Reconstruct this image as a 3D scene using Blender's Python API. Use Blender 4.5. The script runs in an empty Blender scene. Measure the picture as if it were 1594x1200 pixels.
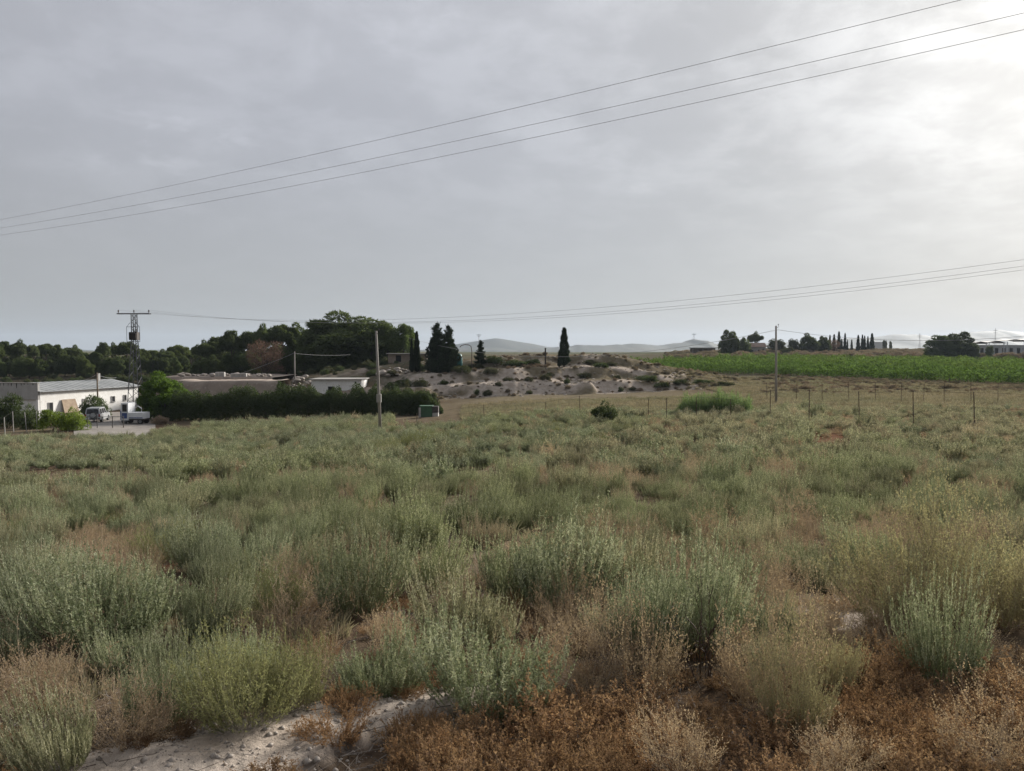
import bpy, math
import numpy as np
from mathutils import Vector, Matrix

# ------------------------------------------------------------------ camera, sky, sun, exposure
scene = bpy.context.scene
COL = scene.collection
F, CX, CY, HOR = 1182.0, 797.0, 600.0, 545.0           # photo pixels: focal length, centre, horizon row
CAMZ = 10.0
PITCH = math.atan((CY - HOR) / F)
SUN_AZ, SUN_EL = math.radians(39.0), math.radians(21.0)  # right of the view direction, above the horizon
EXPOSURE = 1.5

cam_d = bpy.data.cameras.new('camera')
cam = bpy.data.objects.new('camera', cam_d); COL.objects.link(cam)
cam.location = (0, 0, CAMZ)
cam.rotation_euler = (math.pi / 2 - PITCH, 0, 0)
cam_d.sensor_width = 36.0
cam_d.lens = 36.0 * F / 1594.0
cam_d.clip_start = 0.1; cam_d.clip_end = 30000
scene.camera = cam

SUN_DIR = Vector((math.sin(SUN_AZ) * math.cos(SUN_EL), math.cos(SUN_AZ) * math.cos(SUN_EL), math.sin(SUN_EL)))
sun_d = bpy.data.lights.new('sun', 'SUN')
sun_d.energy = 2.8; sun_d.angle = math.radians(10); sun_d.color = (1.0, 0.95, 0.88)
sun = bpy.data.objects.new('sun', sun_d); COL.objects.link(sun)
sun.rotation_euler = SUN_DIR.to_track_quat('Z', 'Y').to_euler()
sun.location = (60, 80, 60)

world = bpy.data.worlds.new('World'); scene.world = world; world.use_nodes = True


def build_world():
    nt = world.node_tree; N = nt.nodes; L = nt.links; N.clear()

    def m(op, a, b=None, c=None, clamp=False):
        n = N.new('ShaderNodeMath'); n.operation = op; n.use_clamp = clamp
        for i, v in enumerate((a, b, c)):
            if v is None: continue
            if isinstance(v, (int, float)): n.inputs[i].default_value = v
            else: L.new(v, n.inputs[i])
        return n.outputs[0]

    def mixc(fac, a, b):
        n = N.new('ShaderNodeMix'); n.data_type = 'RGBA'
        for s, v in ((n.inputs[0], fac), (n.inputs[6], a), (n.inputs[7], b)):
            if isinstance(v, (int, float)): s.default_value = v
            elif isinstance(v, tuple): s.default_value = v + (1,)
            else: L.new(v, s)
        return n.outputs[2]

    def noise(vec, scale, detail, rough=0.55, dist=0.0):
        n = N.new('ShaderNodeTexNoise'); L.new(vec, n.inputs['Vector'])
        n.inputs['Scale'].default_value = scale; n.inputs['Detail'].default_value = detail
        n.inputs['Roughness'].default_value = rough; n.inputs['Distortion'].default_value = dist
        return n.outputs['Fac']

    def ramp(v, lo, hi):
        n = N.new('ShaderNodeMapRange'); n.interpolation_type = 'SMOOTHSTEP'
        L.new(v, n.inputs['Value']); n.inputs['From Min'].default_value = lo; n.inputs['From Max'].default_value = hi
        return n.outputs['Result']

    tc = N.new('ShaderNodeTexCoord'); dirv = tc.outputs['Generated']
    sep = N.new('ShaderNodeSeparateXYZ'); L.new(dirv, sep.inputs[0])
    den = m('ADD', m('MAXIMUM', sep.outputs[2], 0.0), 0.24)
    comb = N.new('ShaderNodeCombineXYZ')
    L.new(m('DIVIDE', sep.outputs[0], den), comb.inputs[0]); L.new(m('DIVIDE', sep.outputs[1], den), comb.inputs[1])
    uv = comb.outputs[0]
    vm = N.new('ShaderNodeVectorMath'); vm.operation = 'DOT_PRODUCT'
    L.new(dirv, vm.inputs[0]); vm.inputs[1].default_value = tuple(SUN_DIR)
    dt = m('MAXIMUM', vm.outputs['Value'], 0.0)
    glow_w = m('POWER', dt, 7.0)
    glow_n = m('POWER', dt, 34.0)
    big = noise(uv, 1.3, 5, 0.5, 0.2)
    fine = noise(uv, 4.2, 8, 0.6, 0.2)
    wisp = noise(uv, 6.5, 9, 0.62, 0.2)
    el = ramp(sep.outputs[2], 0.06, 0.34)
    # cloud brightness
    lum = m('ADD', m('ADD', m('ADD', 0.232, m('MULTIPLY', m('ADD', vm.outputs['Value'], 1.0), 0.115)), m('MULTIPLY', ramp(sep.outputs[2], 0.04, 0.42), 0.10)), m('MULTIPLY', glow_w, 0.10))
    var = m('ADD', m('MULTIPLY', m('SUBTRACT', big, 0.5), 0.20), m('MULTIPLY', m('SUBTRACT', ramp(fine, 0.40, 0.64), 0.4), 0.078))
    var = m('MULTIPLY', var, m('ADD', 0.10, m('MULTIPLY', el, 0.9)))
    var = m('MULTIPLY', var, m('ADD', 0.75, m('MULTIPLY', glow_w, 1.1)))
    lum = m('ADD', lum, var)
    bright = m('MULTIPLY', ramp(wisp, 0.52, 0.68), m('MULTIPLY', ramp(big, 0.50, 0.62), m('MULTIPLY', el, 0.10)))
    lum = m('ADD', lum, bright)
    lum = m('ADD', lum, m('MULTIPLY', glow_n, m('ADD', 0.48, m('MULTIPLY', m('SUBTRACT', fine, 0.5), 0.9))))
    # colour: bluish grey away from the sun, neutral low down, faintly warm near it
    tint = mixc(ramp(sep.outputs[2], 0.0, 0.30), (0.99, 0.995, 1.015), (0.968, 0.99, 1.075))
    tint = mixc(m('MULTIPLY', glow_w, 0.9, clamp=True), tint, (1.01, 1.0, 0.965))
    mul = N.new('ShaderNodeVectorMath'); mul.operation = 'SCALE'
    L.new(tint, mul.inputs[0]); L.new(lum, mul.inputs['Scale'])
    bg = N.new('ShaderNodeBackground'); L.new(mul.outputs[0], bg.inputs['Color'])
    bg.inputs['Strength'].default_value = 2.0 ** (-EXPOSURE)
    sky = N.new('ShaderNodeTexSky'); sky.sky_type = 'NISHITA'; sky.sun_disc = False
    sky.sun_elevation = SUN_EL; sky.sun_rotation = SUN_AZ; sky.dust_density = 1.0; sky.altitude = 300
    bg2 = N.new('ShaderNodeBackground'); L.new(sky.outputs[0], bg2.inputs['Color']); bg2.inputs['Strength'].default_value = 0.05
    mx = N.new('ShaderNodeMixShader'); mx.inputs[0].default_value = 0.95
    L.new(bg2.outputs[0], mx.inputs[1]); L.new(bg.outputs[0], mx.inputs[2])
    out = N.new('ShaderNodeOutputWorld'); L.new(mx.outputs[0], out.inputs['Surface'])


build_world()
vs = scene.view_settings
vs.view_transform = 'Standard'; vs.look = 'None'; vs.gamma = 1.0; vs.use_curve_mapping = False; vs.exposure = EXPOSURE
cy = scene.cycles
cy.max_bounces = 6; cy.diffuse_bounces = 3; cy.glossy_bounces = 2; cy.transmission_bounces = 4; cy.transparent_max_bounces = 8
cy.volume_bounces = 0; cy.use_adaptive_sampling = True; cy.adaptive_threshold = 0.015
cy.use_denoising = True; cy.sample_clamp_indirect = 4.0

# ------------------------------------------------------------------ helpers
rng = np.random.default_rng(7)


def ray(px, py):
    r = (px - CX) / F; u = (CY - py) / F
    return np.array((r, math.cos(PITCH) + u * math.sin(PITCH), -math.sin(PITCH) + u * math.cos(PITCH)))


def P(px, py, Y):
    """World point seen at photo pixel (px, py), Y metres ahead."""
    d = ray(px, py); return d * (Y / d[1]) + np.array((0, 0, CAMZ))


def project(p):
    p = np.asarray(p, float) - np.array((0, 0, CAMZ))
    fw = p[..., 1] * math.cos(PITCH) - p[..., 2] * math.sin(PITCH)
    up = p[..., 1] * math.sin(PITCH) + p[..., 2] * math.cos(PITCH)
    return CX + F * p[..., 0] / fw, CY - F * up / fw


def smooth(a, b, x):
    t = np.clip((x - a) / (b - a), 0, 1); return t * t * (3 - 2 * t)


def hash2(ix, iy, seed):
    h = (ix.astype(np.int64) * 374761393 + iy.astype(np.int64) * 668265263 + seed * 974634777) & 0xffffffff
    h = ((h ^ (h >> 13)) * 1274126177) & 0xffffffff
    return ((h ^ (h >> 16)) & 0xffff) / 65535.0


def vnoise(x, y, seed=0):
    x = np.asarray(x, float); y = np.asarray(y, float)
    ix = np.floor(x); iy = np.floor(y); fx = x - ix; fy = y - iy
    fx = fx * fx * (3 - 2 * fx); fy = fy * fy * (3 - 2 * fy)
    a = hash2(ix, iy, seed); b = hash2(ix + 1, iy, seed); c = hash2(ix, iy + 1, seed); d = hash2(ix + 1, iy + 1, seed)
    return (a + (b - a) * fx) * (1 - fy) + (c + (d - c) * fx) * fy


def fbm(x, y, seed=0, o=4):
    s = 0; amp = 0.5; tot = 0
    for k in range(o):
        s = s + amp * vnoise(x * 2 ** k, y * 2 ** k, seed + k * 17); tot += amp; amp *= 0.5
    return s / tot


# ------------------------------------------------------------------ terrain height
DEP = [2.0, 3.2, 6, 10, 17, 27, 40, 55, 70, 90, 115, 150, 200, 260, 300, 400, 600, 1200, 3000, 20000]
PROF = {
    -150: [-1.6, -1.75, -2.2, -2.75, -3.6, -4.7, -6.0, -7.2, -8.1, -9.1, -9.3, -8.0, -6.2, -5.0, -4.5, -4, -3, -3, -4, -4],
    200:  [-1.6, -1.75, -2.2, -2.75, -3.55, -4.6, -5.8, -6.95, -7.8, -8.6, -8.4, -6.8, -5.6, -5.0, -4.5, -4, -3, -3, -4, -4],
    588:  [-1.6, -1.75, -2.15, -2.65, -3.35, -4.25, -5.2, -6.05, -6.85, -7.55, -7.0, -5.5, -4.6, -4.4, -4, -3.5, -3, -3, -4, -4],
    900:  [-1.6, -1.75, -2.12, -2.6, -3.25, -3.95, -4.65, -5.2, -5.65, -6.25, -6.3, -5.6, -4.8, -4.4, -4, -3.5, -3, -4, -6, -6],
    1200: [-1.6, -1.75, -2.10, -2.55, -3.15, -3.8, -4.5, -5.05, -5.4, -5.6, -5.0, -4.5, -4.1, -3.3, -2.2, -1.0, -0.4, -2, -5, -5],
    1750: [-1.6, -1.75, -2.10, -2.55, -3.1, -3.75, -4.5, -5.0, -5.3, -5.3, -4.9, -4.5, -4.1, -3.3, -2.2, -1.0, -0.4, -2, -5, -5],
}
PCOL = sorted(PROF)
LDEP = np.log(np.array(DEP))
_fine = np.linspace(LDEP[0], LDEP[-1], 700)
_prof = []
for c in PCOL:                                       # smooth away the kinks of the table
    v = np.interp(_fine, LDEP, PROF[c]); k = np.hanning(23); k /= k.sum()
    _prof.append(np.convolve(np.pad(v, 11, mode='edge'), k, mode='valid'))
CREST_PX = [380, 450, 500, 560, 640, 700, 740, 800, 850, 880, 905, 950, 990, 1030, 1080, 1130, 1190, 1240]
CREST_PY = [592, 590, 584, 574, 562, 564, 559, 553, 552, 556, 551, 553, 560, 570, 580, 588, 597, 604]
CREST_Z = [P(a, b, 128.0)[2] - CAMZ for a, b in zip(CREST_PX, CREST_PY)]
LEDGE = [(-1.95, 3.05), (-1.5, 3.52), (-1.0, 3.88), (-0.35, 4.2), (-0.02, 4.2), (-0.14, 3.95), (-0.45, 3.62), (-0.68, 3.36), (-0.82, 3.05), (-0.95, 2.3), (-2.5, 2.2)]


def poly_sdf(x, y, poly):
    """Rough signed distance to a polygon (positive inside)."""
    x = np.asarray(x, float); y = np.asarray(y, float)
    dmin = np.full(x.shape, 1e9); ins = np.zeros(x.shape, bool)
    n = len(poly)
    for i in range(n):
        x0, y0 = poly[i]; x1, y1 = poly[(i + 1) % n]
        ex, ey = x1 - x0, y1 - y0
        t = np.clip(((x - x0) * ex + (y - y0) * ey) / (ex * ex + ey * ey), 0, 1)
        dmin = np.minimum(dmin, np.hypot(x - x0 - t * ex, y - y0 - t * ey))
        cond = ((y0 > y) != (y1 > y)) & (x < (x1 - x0) * (y - y0) / ((y1 - y0) if y1 != y0 else 1e-9) + x0)
        ins ^= cond
    return np.where(ins, dmin, -dmin)


def polar(x, y):
    az = np.arctan2(x, y); R = np.hypot(x, y)
    azc = np.clip(az, -0.72, 0.72)
    return az, CX + F * np.tan(azc), np.maximum(R * np.cos(azc), 0.3)


def mound_t(px, D):
    d0 = 106 + 4 * (fbm(px / 40, px * 0 + 2.2, 5) - 0.5)
    return (D - d0) / (128 - d0)


def H(x, y, detail=True):
    """Ground height (world z)."""
    x = np.asarray(x, float); y = np.asarray(y, float)
    az, px, D = polar(x, y)
    ld = np.log(np.clip(D, 2.0, 20000))
    zs = [np.interp(ld, _fine, p) for p in _prof]
    z = zs[0].copy()
    for i in range(len(PCOL) - 1):
        t = np.clip((px - PCOL[i]) / (PCOL[i + 1] - PCOL[i]), 0, 1); t = t * t * (3 - 2 * t)
        z = np.where(px >= PCOL[i], zs[i] * (1 - t) + zs[i + 1] * t, z)
    # chalk mound
    cz = np.interp(px, CREST_PX, CREST_Z)
    t = mound_t(px, D)
    n = fbm(x * 0.22, y * 0.22, 11, 4)
    q = np.clip(t, 0, 1) * 3 + (n - 0.5) * 0.8
    q = np.clip(q, 0, 3); fl = np.floor(q); fr = q - fl
    s = (fl + smooth(0.30, 0.75, fr) * 0.8 + fr * 0.2) / 3
    s = np.clip(s, 0, 1) * smooth(-0.02, 0.1, t)
    fk = smooth(680, 780, px); fade = 1 - smooth(155 - 22 * fk, 215 - 48 * fk, D)
    amp = np.maximum(cz - z, 0) * smooth(380, 480, px) * (1 - smooth(1180, 1240, px))
    z = z + amp * s * fade
    if detail:
        z = z + smooth(0.0, 0.3, t) * (t < 3) * (amp > 0.5) * fade * (fbm(x * 1.1, y * 1.1, 3, 4) - 0.5) * 0.4
        near = 1 - smooth(20, 60, D)
        z = z + (fbm(x * 0.55, y * 0.55, 1, 4) - 0.5) * 0.28 * smooth(3.5, 8, D) * (1 - smooth(60, 140, D))
        z = z + (fbm(x * 5, y * 5, 2, 3) - 0.5) * 0.05 * near
        sd = poly_sdf(x, y, LEDGE) + (fbm(x * 6, y * 6, 9, 4) - 0.5) * 0.22
        z = z + smooth(-0.02, 0.07, sd) * (0.035 + 0.03 * fbm(x * 4, y * 4, 14, 4) + 0.014 * fbm(x * 30, y * 30, 15, 3)) * (D < 8)
    w = smooth(1.45, 1.95, np.abs(az))
    z = z * (1 - w) + (-1.65) * w
    return z + CAMZ


def Hs(x, y):
    return float(H(np.array([x]), np.array([y]))[0])


def G(px, D):
    """Ground point in the photo's pixel column px, D metres ahead."""
    x = (px - CX) / F * D
    return np.array((x, D, Hs(x, D)))


def row_depth(px, py):
    """Depth at which the ground crosses photo row py in column px."""
    Ds = np.geomspace(2.2, 200, 900)
    z = H((px - CX) / F * Ds, Ds, False)
    rows = project(np.stack([(px - CX) / F * Ds, Ds, z], -1))[1]
    i = np.argmax(rows <= py)
    return float(Ds[i])


# ------------------------------------------------------------------ materials
def nodes(name):
    mt = bpy.data.materials.new(name); mt.use_nodes = True
    nt = mt.node_tree; nt.nodes.clear()
    return mt, nt, nt.nodes, nt.links


def _mix(N, L, fac, a, b, blend='MIX'):
    n = N.new('ShaderNodeMix'); n.data_type = 'RGBA'; n.blend_type = blend
    for s, v in ((n.inputs[0], fac), (n.inputs[6], a), (n.inputs[7], b)):
        if isinstance(v, (int, float)): s.default_value = v
        elif isinstance(v, tuple): s.default_value = v[:3] + (1,)
        else: L.new(v, s)
    return n.outputs[2]


def _noise(N, L, vec, scale, detail=4, rough=0.55):
    n = N.new('ShaderNodeTexNoise'); n.inputs['Scale'].default_value = scale
    n.inputs['Detail'].default_value = detail; n.inputs['Roughness'].default_value = rough
    if vec is not None: L.new(vec, n.inputs['Vector'])
    return n.outputs['Fac']


def _range(N, L, v, lo, hi, a=0.0, b=1.0):
    n = N.new('ShaderNodeMapRange'); n.interpolation_type = 'SMOOTHSTEP'; L.new(v, n.inputs['Value'])
    n.inputs['From Min'].default_value = lo; n.inputs['From Max'].default_value = hi
    n.inputs['To Min'].default_value = a; n.inputs['To Max'].default_value = b
    return n.outputs['Result']


def leaf_mat(name, ca, cb, cc, trans=0.35, loc_scale=0.12, cd=None):
    """Leaves: colour a..b per plant, drifting to c in broad patches of the field, varied leaf by leaf."""
    mt, nt, N, L = nodes(name)
    oi = N.new('ShaderNodeObjectInfo'); ge = N.new('ShaderNodeNewGeometry')
    col = _mix(N, L, oi.outputs['Random'], ca, cb)
    patch = _noise(N, L, oi.outputs['Location'], loc_scale, 2)
    col = _mix(N, L, _range(N, L, patch, 0.44, 0.62), col, cc)
    if cd:
        r2 = N.new('ShaderNodeMath'); r2.operation = 'MULTIPLY'; L.new(oi.outputs['Random'], r2.inputs[0]); r2.inputs[1].default_value = 7.31
        fr = N.new('ShaderNodeMath'); fr.operation = 'FRACT'; L.new(r2.outputs[0], fr.inputs[0])
        col = _mix(N, L, _range(N, L, fr.outputs[0], 0.72, 1.0), col, cd)
    v = _range(N, L, ge.outputs['Random Per Island'], 0, 1, 0.75, 1.25)
    r3 = N.new('ShaderNodeMath'); r3.operation = 'MULTIPLY'; L.new(oi.outputs['Random'], r3.inputs[0]); r3.inputs[1].default_value = 13.7
    f3 = N.new('ShaderNodeMath'); f3.operation = 'FRACT'; L.new(r3.outputs[0], f3.inputs[0])
    vv = N.new('ShaderNodeMath'); vv.operation = 'MULTIPLY'; L.new(v, vv.inputs[0]); L.new(_range(N, L, f3.outputs[0], 0, 1, 0.80, 1.18), vv.inputs[1]); v = vv.outputs[0]
    hs = N.new('ShaderNodeHueSaturation'); L.new(col, hs.inputs['Color']); L.new(v, hs.inputs['Value'])
    d = N.new('ShaderNodeBsdfDiffuse'); t = N.new('ShaderNodeBsdfTranslucent')
    L.new(hs.outputs[0], d.inputs[0])
    tcol = _mix(N, L, 0.55, hs.outputs[0], (1.0, 0.96, 0.62), 'MULTIPLY'); L.new(tcol, t.inputs[0])
    mx = N.new('ShaderNodeMixShader'); mx.inputs[0].default_value = trans
    L.new(d.outputs[0], mx.inputs[1]); L.new(t.outputs[0], mx.inputs[2])
    o = N.new('ShaderNodeOutputMaterial'); L.new(mx.outputs[0], o.inputs['Surface'])
    return mt


def surf(name, ca, cb=None, scale=3.0, rough=0.8, bump=0.0, metal=0.0, spec=0.3, detail=5, stretch=(1, 1, 1), lo=0.35, hi=0.65, cc=None):
    """A weathered surface: colour a blotched with b (and finer c), with a little relief."""
    mt, nt, N, L = nodes(name)
    tc = N.new('ShaderNodeTexCoord'); mp = N.new('ShaderNodeMapping'); L.new(tc.outputs['Object'], mp.inputs[0])
    mp.inputs['Scale'].default_value = stretch
    b = N.new('ShaderNodeBsdfPrincipled'); b.inputs['Roughness'].default_value = rough; b.inputs['Metallic'].default_value = metal
    b.inputs['Specular IOR Level'].default_value = spec
    n1 = _noise(N, L, mp.outputs[0], scale, detail, 0.6)
    if cb is None: cb = tuple(c * 0.75 for c in ca)
    col = _mix(N, L, _range(N, L, n1, lo, hi), ca, cb)
    if cc:
        n2 = _noise(N, L, mp.outputs[0], scale * 3.7, detail, 0.6)
        col = _mix(N, L, _range(N, L, n2, 0.55, 0.72), col, cc)
    L.new(col, b.inputs['Base Color'])
    if bump:
        bp = N.new('ShaderNodeBump'); bp.inputs['Strength'].default_value = bump; bp.inputs['Distance'].default_value = 0.05
        L.new(_noise(N, L, mp.outputs[0], scale * 6, 5, 0.65), bp.inputs['Height']); L.new(bp.outputs[0], b.inputs['Normal'])
    o = N.new('ShaderNodeOutputMaterial'); L.new(b.outputs[0], o.inputs['Surface'])
    return mt


def ground_mat():
    mt, nt, N, L = nodes('soil')
    tc = N.new('ShaderNodeTexCoord'); ob = tc.outputs['Object']

    def att(n):
        a = N.new('ShaderNodeAttribute'); a.attribute_name = n; return a.outputs['Fac']
    n_big = _noise(N, L, ob, 0.25, 5); n_mid = _noise(N, L, ob, 1.7, 6, 0.6); n_fine = _noise(N, L, ob, 14, 6, 0.65)
    soil = _mix(N, L, _range(N, L, n_big, 0.38, 0.62), (0.088, 0.060, 0.041), (0.125, 0.092, 0.064))
    soil = _mix(N, L, _range(N, L, n_mid, 0.5, 0.72), soil, (0.062, 0.044, 0.033))
    soil = _mix(N, L, _range(N, L, n_fine, 0.56, 0.75), soil, (0.17, 0.132, 0.096))
    straw = _mix(N, L, _range(N, L, n_mid, 0.35, 0.65), (0.190, 0.158, 0.106), (0.145, 0.120, 0.080))
    straw = _mix(N, L, _range(N, L, n_fine, 0.5, 0.7), straw, (0.215, 0.18, 0.122))
    col = _mix(N, L, att('straw'), soil, straw)
    red = _mix(N, L, _range(N, L, n_mid, 0.4, 0.6), (0.185, 0.100, 0.062), (0.14, 0.082, 0.053))
    col = _mix(N, L, att('red'), col, red)
    scrub = _mix(N, L, _range(N, L, n_mid, 0.4, 0.6), (0.13, 0.105, 0.075), (0.085, 0.085, 0.055))
    col = _mix(N, L, att('scrub'), col, scrub)
    farg = _mix(N, L, _range(N, L, _noise(N, L, ob, 0.006, 5, 0.6), 0.42, 0.58), (0.07, 0.085, 0.045), (0.16, 0.14, 0.095))
    col = _mix(N, L, att('far'), col, farg)
    chalk = _mix(N, L, _range(N, L, n_mid, 0.35, 0.65), (0.47, 0.405, 0.345), (0.37, 0.31, 0.255))
    chalk = _mix(N, L, _range(N, L, n_fine, 0.52, 0.72), chalk, (0.26, 0.22, 0.185))
    col = _mix(N, L, att('chalk'), col, chalk)
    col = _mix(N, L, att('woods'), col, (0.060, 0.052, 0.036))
    b = N.new('ShaderNodeBsdfPrincipled'); b.inputs['Roughness'].default_value = 1.0; b.inputs['Specular IOR Level'].default_value = 0.0
    L.new(col, b.inputs['Base Color'])
    bp = N.new('ShaderNodeBump'); bp.inputs['Strength'].default_value = 0.7; bp.inputs['Distance'].default_value = 0.04
    L.new(_noise(N, L, ob, 22, 7, 0.7), bp.inputs['Height']); L.new(bp.outputs[0], b.inputs['Normal'])
    o = N.new('ShaderNodeOutputMaterial'); L.new(b.outputs[0], o.inputs['Surface'])
    return mt


MAT = {}
MAT['ground'] = ground_mat()
MAT['grey_leaf'] = leaf_mat('grey_green_leaf', (0.188, 0.226, 0.132), (0.232, 0.264, 0.166), (0.208, 0.238, 0.126), 0.22, 0.10, (0.215, 0.215, 0.128))
MAT['grey_tip'] = leaf_mat('silvery_tip_leaf', (0.380, 0.412, 0.285), (0.420, 0.440, 0.320), (0.398, 0.416, 0.268), 0.3, 0.10, (0.435, 0.418, 0.292))
MAT['pale_tip'] = leaf_mat('straw_tip_leaf', (0.460, 0.440, 0.310), (0.490, 0.455, 0.325), (0.430, 0.435, 0.290), 0.3, 0.10, (0.500, 0.425, 0.305))
MAT['pale_leaf'] = leaf_mat('pale_shrub_leaf', (0.250, 0.255, 0.165), (0.285, 0.278, 0.182), (0.228, 0.244, 0.148), 0.22, 0.10, (0.375, 0.325, 0.232))
MAT['yellow_leaf'] = leaf_mat('yellow_green_leaf', (0.225, 0.240, 0.112), (0.205, 0.232, 0.112), (0.238, 0.236, 0.120), 0.4, 0.3)
MAT['olive_leaf'] = leaf_mat('olive_leaf', (0.315, 0.295, 0.168), (0.335, 0.310, 0.182), (0.300, 0.288, 0.168), 0.4, 0.3)
MAT['straw_leaf'] = leaf_mat('straw_leaf', (0.420, 0.335, 0.235), (0.390, 0.295, 0.200), (0.340, 0.260, 0.185), 0.42, 0.3)
MAT['tuft_leaf'] = leaf_mat('dry_grass_blade', (0.300, 0.262, 0.185), (0.265, 0.232, 0.158), (0.255, 0.238, 0.160), 0.3, 0.06)
MAT['rust_leaf'] = leaf_mat('rust_leaf', (0.290, 0.178, 0.100), (0.335, 0.228, 0.140), (0.225, 0.150, 0.095), 0.4, 1.5)
MAT['green_stem'] = surf('green_stem', (0.20, 0.20, 0.12), (0.24, 0.21, 0.14), 8)
MAT['straw_twig'] = surf('straw_twig', (0.42, 0.34, 0.245), (0.34, 0.265, 0.19), 8)
MAT['rust_twig'] = surf('rust_twig', (0.23, 0.145, 0.085), (0.28, 0.19, 0.12), 8)
MAT['twig'] = surf('dry_twig', (0.135, 0.10, 0.07), (0.20, 0.155, 0.11), 8)
MAT['dark_twig'] = surf('dark_twig', (0.055, 0.036, 0.028), (0.085, 0.06, 0.045), 8)
MAT['grey_twig'] = surf('grey_twig', (0.19, 0.165, 0.14), (0.12, 0.1, 0.085), 8)
MAT['pine_leaf'] = leaf_mat('pine_needle', (0.090, 0.122, 0.052), (0.108, 0.135, 0.054), (0.098, 0.122, 0.060), 0.40, 0.05)
MAT['dark_leaf'] = leaf_mat('cypress_leaf', (0.034, 0.050, 0.030), (0.042, 0.058, 0.032), (0.038, 0.052, 0.034), 0.2, 0.05)
MAT['hedge_leaf'] = leaf_mat('hedge_leaf', (0.080, 0.108, 0.052), (0.094, 0.120, 0.056), (0.080, 0.104, 0.052), 0.38, 0.05)
MAT['bush_leaf'] = leaf_mat('bush_leaf', (0.085, 0.105, 0.055), (0.105, 0.115, 0.062), (0.095, 0.098, 0.060), 0.32, 0.1)
MAT['leafy'] = leaf_mat('mid_green_leaf', (0.105, 0.150, 0.058), (0.125, 0.165, 0.062), (0.115, 0.150, 0.062), 0.42, 0.05)
MAT['fresh_leaf'] = leaf_mat('fresh_leaf', (0.120, 0.200, 0.042), (0.130, 0.205, 0.045), (0.120, 0.195, 0.042), 0.45, 0.05)
MAT['lime_leaf'] = leaf_mat('lime_leaf', (0.175, 0.235, 0.048), (0.160, 0.225, 0.048), (0.170, 0.230, 0.048), 0.45, 0.05)
MAT['vine_leaf'] = leaf_mat('vine_leaf', (0.085, 0.148, 0.040), (0.108, 0.165, 0.043), (0.112, 0.158, 0.047), 0.40, 0.03)
MAT['reed_leaf'] = leaf_mat('reed_leaf', (0.125, 0.180, 0.080), (0.140, 0.190, 0.082), (0.130, 0.172, 0.080), 0.45, 0.1)
MAT['dead_leaf'] = leaf_mat('dead_foliage', (0.16, 0.105, 0.082), (0.17, 0.115, 0.09), (0.15, 0.10, 0.08), 0.2, 0.1)
MAT['far_scrub'] = leaf_mat('scrub_leaf', (0.27, 0.215, 0.16), (0.23, 0.21, 0.14), (0.28, 0.22, 0.165), 0.25, 0.05)
MAT['bark'] = surf('bark', (0.085, 0.065, 0.05), (0.055, 0.042, 0.034), 5, stretch=(1, 1, 0.3))
MAT['whitewash'] = surf('whitewashed_wall', (0.80, 0.79, 0.76), (0.72, 0.70, 0.66), 0.8, cc=(0.56, 0.53, 0.48))
MAT['render_grey'] = surf('grey_render', (0.42, 0.41, 0.39), (0.34, 0.33, 0.31), 0.9)
MAT['roof_grey'] = surf('fibre_cement_roof', (0.30, 0.31, 0.31), (0.24, 0.25, 0.25), 0.5)
MAT['stain'] = surf('black_stain', (0.035, 0.033, 0.03), (0.06, 0.055, 0.05), 4)
MAT['dark_void'] = surf('dark_interior', (0.025, 0.026, 0.03), (0.018, 0.018, 0.02), 2)
MAT['glass_dark'] = surf('dark_glass', (0.02, 0.022, 0.025), (0.03, 0.03, 0.033), 2, rough=0.25, spec=0.5)
MAT['plywood'] = surf('plywood', (0.34, 0.26, 0.18), (0.26, 0.19, 0.13), 1.5)
MAT['paint_white'] = surf('white_paint', (0.66, 0.67, 0.68), (0.58, 0.59, 0.60), 1.2, rough=0.5)
MAT['paint_silver'] = surf('silver_car_paint', (0.42, 0.43, 0.44), (0.36, 0.37, 0.38), 1.2, rough=0.35, metal=0.3)
MAT['paint_blue'] = surf('blue_paint', (0.045, 0.075, 0.20), (0.04, 0.06, 0.15), 2, rough=0.5)
MAT['paint_green'] = surf('green_metal_paint', (0.05, 0.12, 0.06), (0.045, 0.095, 0.05), 2, rough=0.55)
MAT['paint_teal'] = surf('teal_plastic', (0.06, 0.20, 0.19), (0.05, 0.16, 0.16), 2, rough=0.5)
MAT['rubber'] = surf('rubber', (0.022, 0.022, 0.022), (0.03, 0.03, 0.03), 6, rough=0.8)
MAT['red_lens'] = surf('red_lens', (0.28, 0.03, 0.025), (0.22, 0.025, 0.02), 3, rough=0.3)
MAT['galv'] = surf('weathered_galvanised_steel', (0.16, 0.165, 0.17), (0.11, 0.112, 0.115), 4, rough=0.6, metal=0.4)
MAT['dark_steel'] = surf('dark_steel', (0.06, 0.058, 0.058), (0.085, 0.07, 0.06), 4, rough=0.7, metal=0.3)
MAT['rust_steel'] = surf('rusty_steel', (0.11, 0.075, 0.055), (0.075, 0.055, 0.045), 6, rough=0.85)
MAT['wire'] = surf('aluminium_conductor', (0.30, 0.30, 0.30), (0.34, 0.34, 0.34), 1, rough=0.7)
MAT['pole_wood'] = surf('weathered_pole', (0.30, 0.275, 0.245), (0.22, 0.20, 0.175), 3, stretch=(1, 1, 0.15))
MAT['concrete'] = surf('concrete', (0.36, 0.345, 0.32), (0.28, 0.265, 0.245), 2)
MAT['earth_wall'] = surf('earth_bank', (0.30, 0.245, 0.20), (0.235, 0.19, 0.155), 0.7, cc=(0.36, 0.31, 0.265), bump=0.5)
MAT['stone'] = surf('pale_stone', (0.34, 0.30, 0.26), (0.25, 0.215, 0.18), 1.5, bump=0.4)
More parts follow.
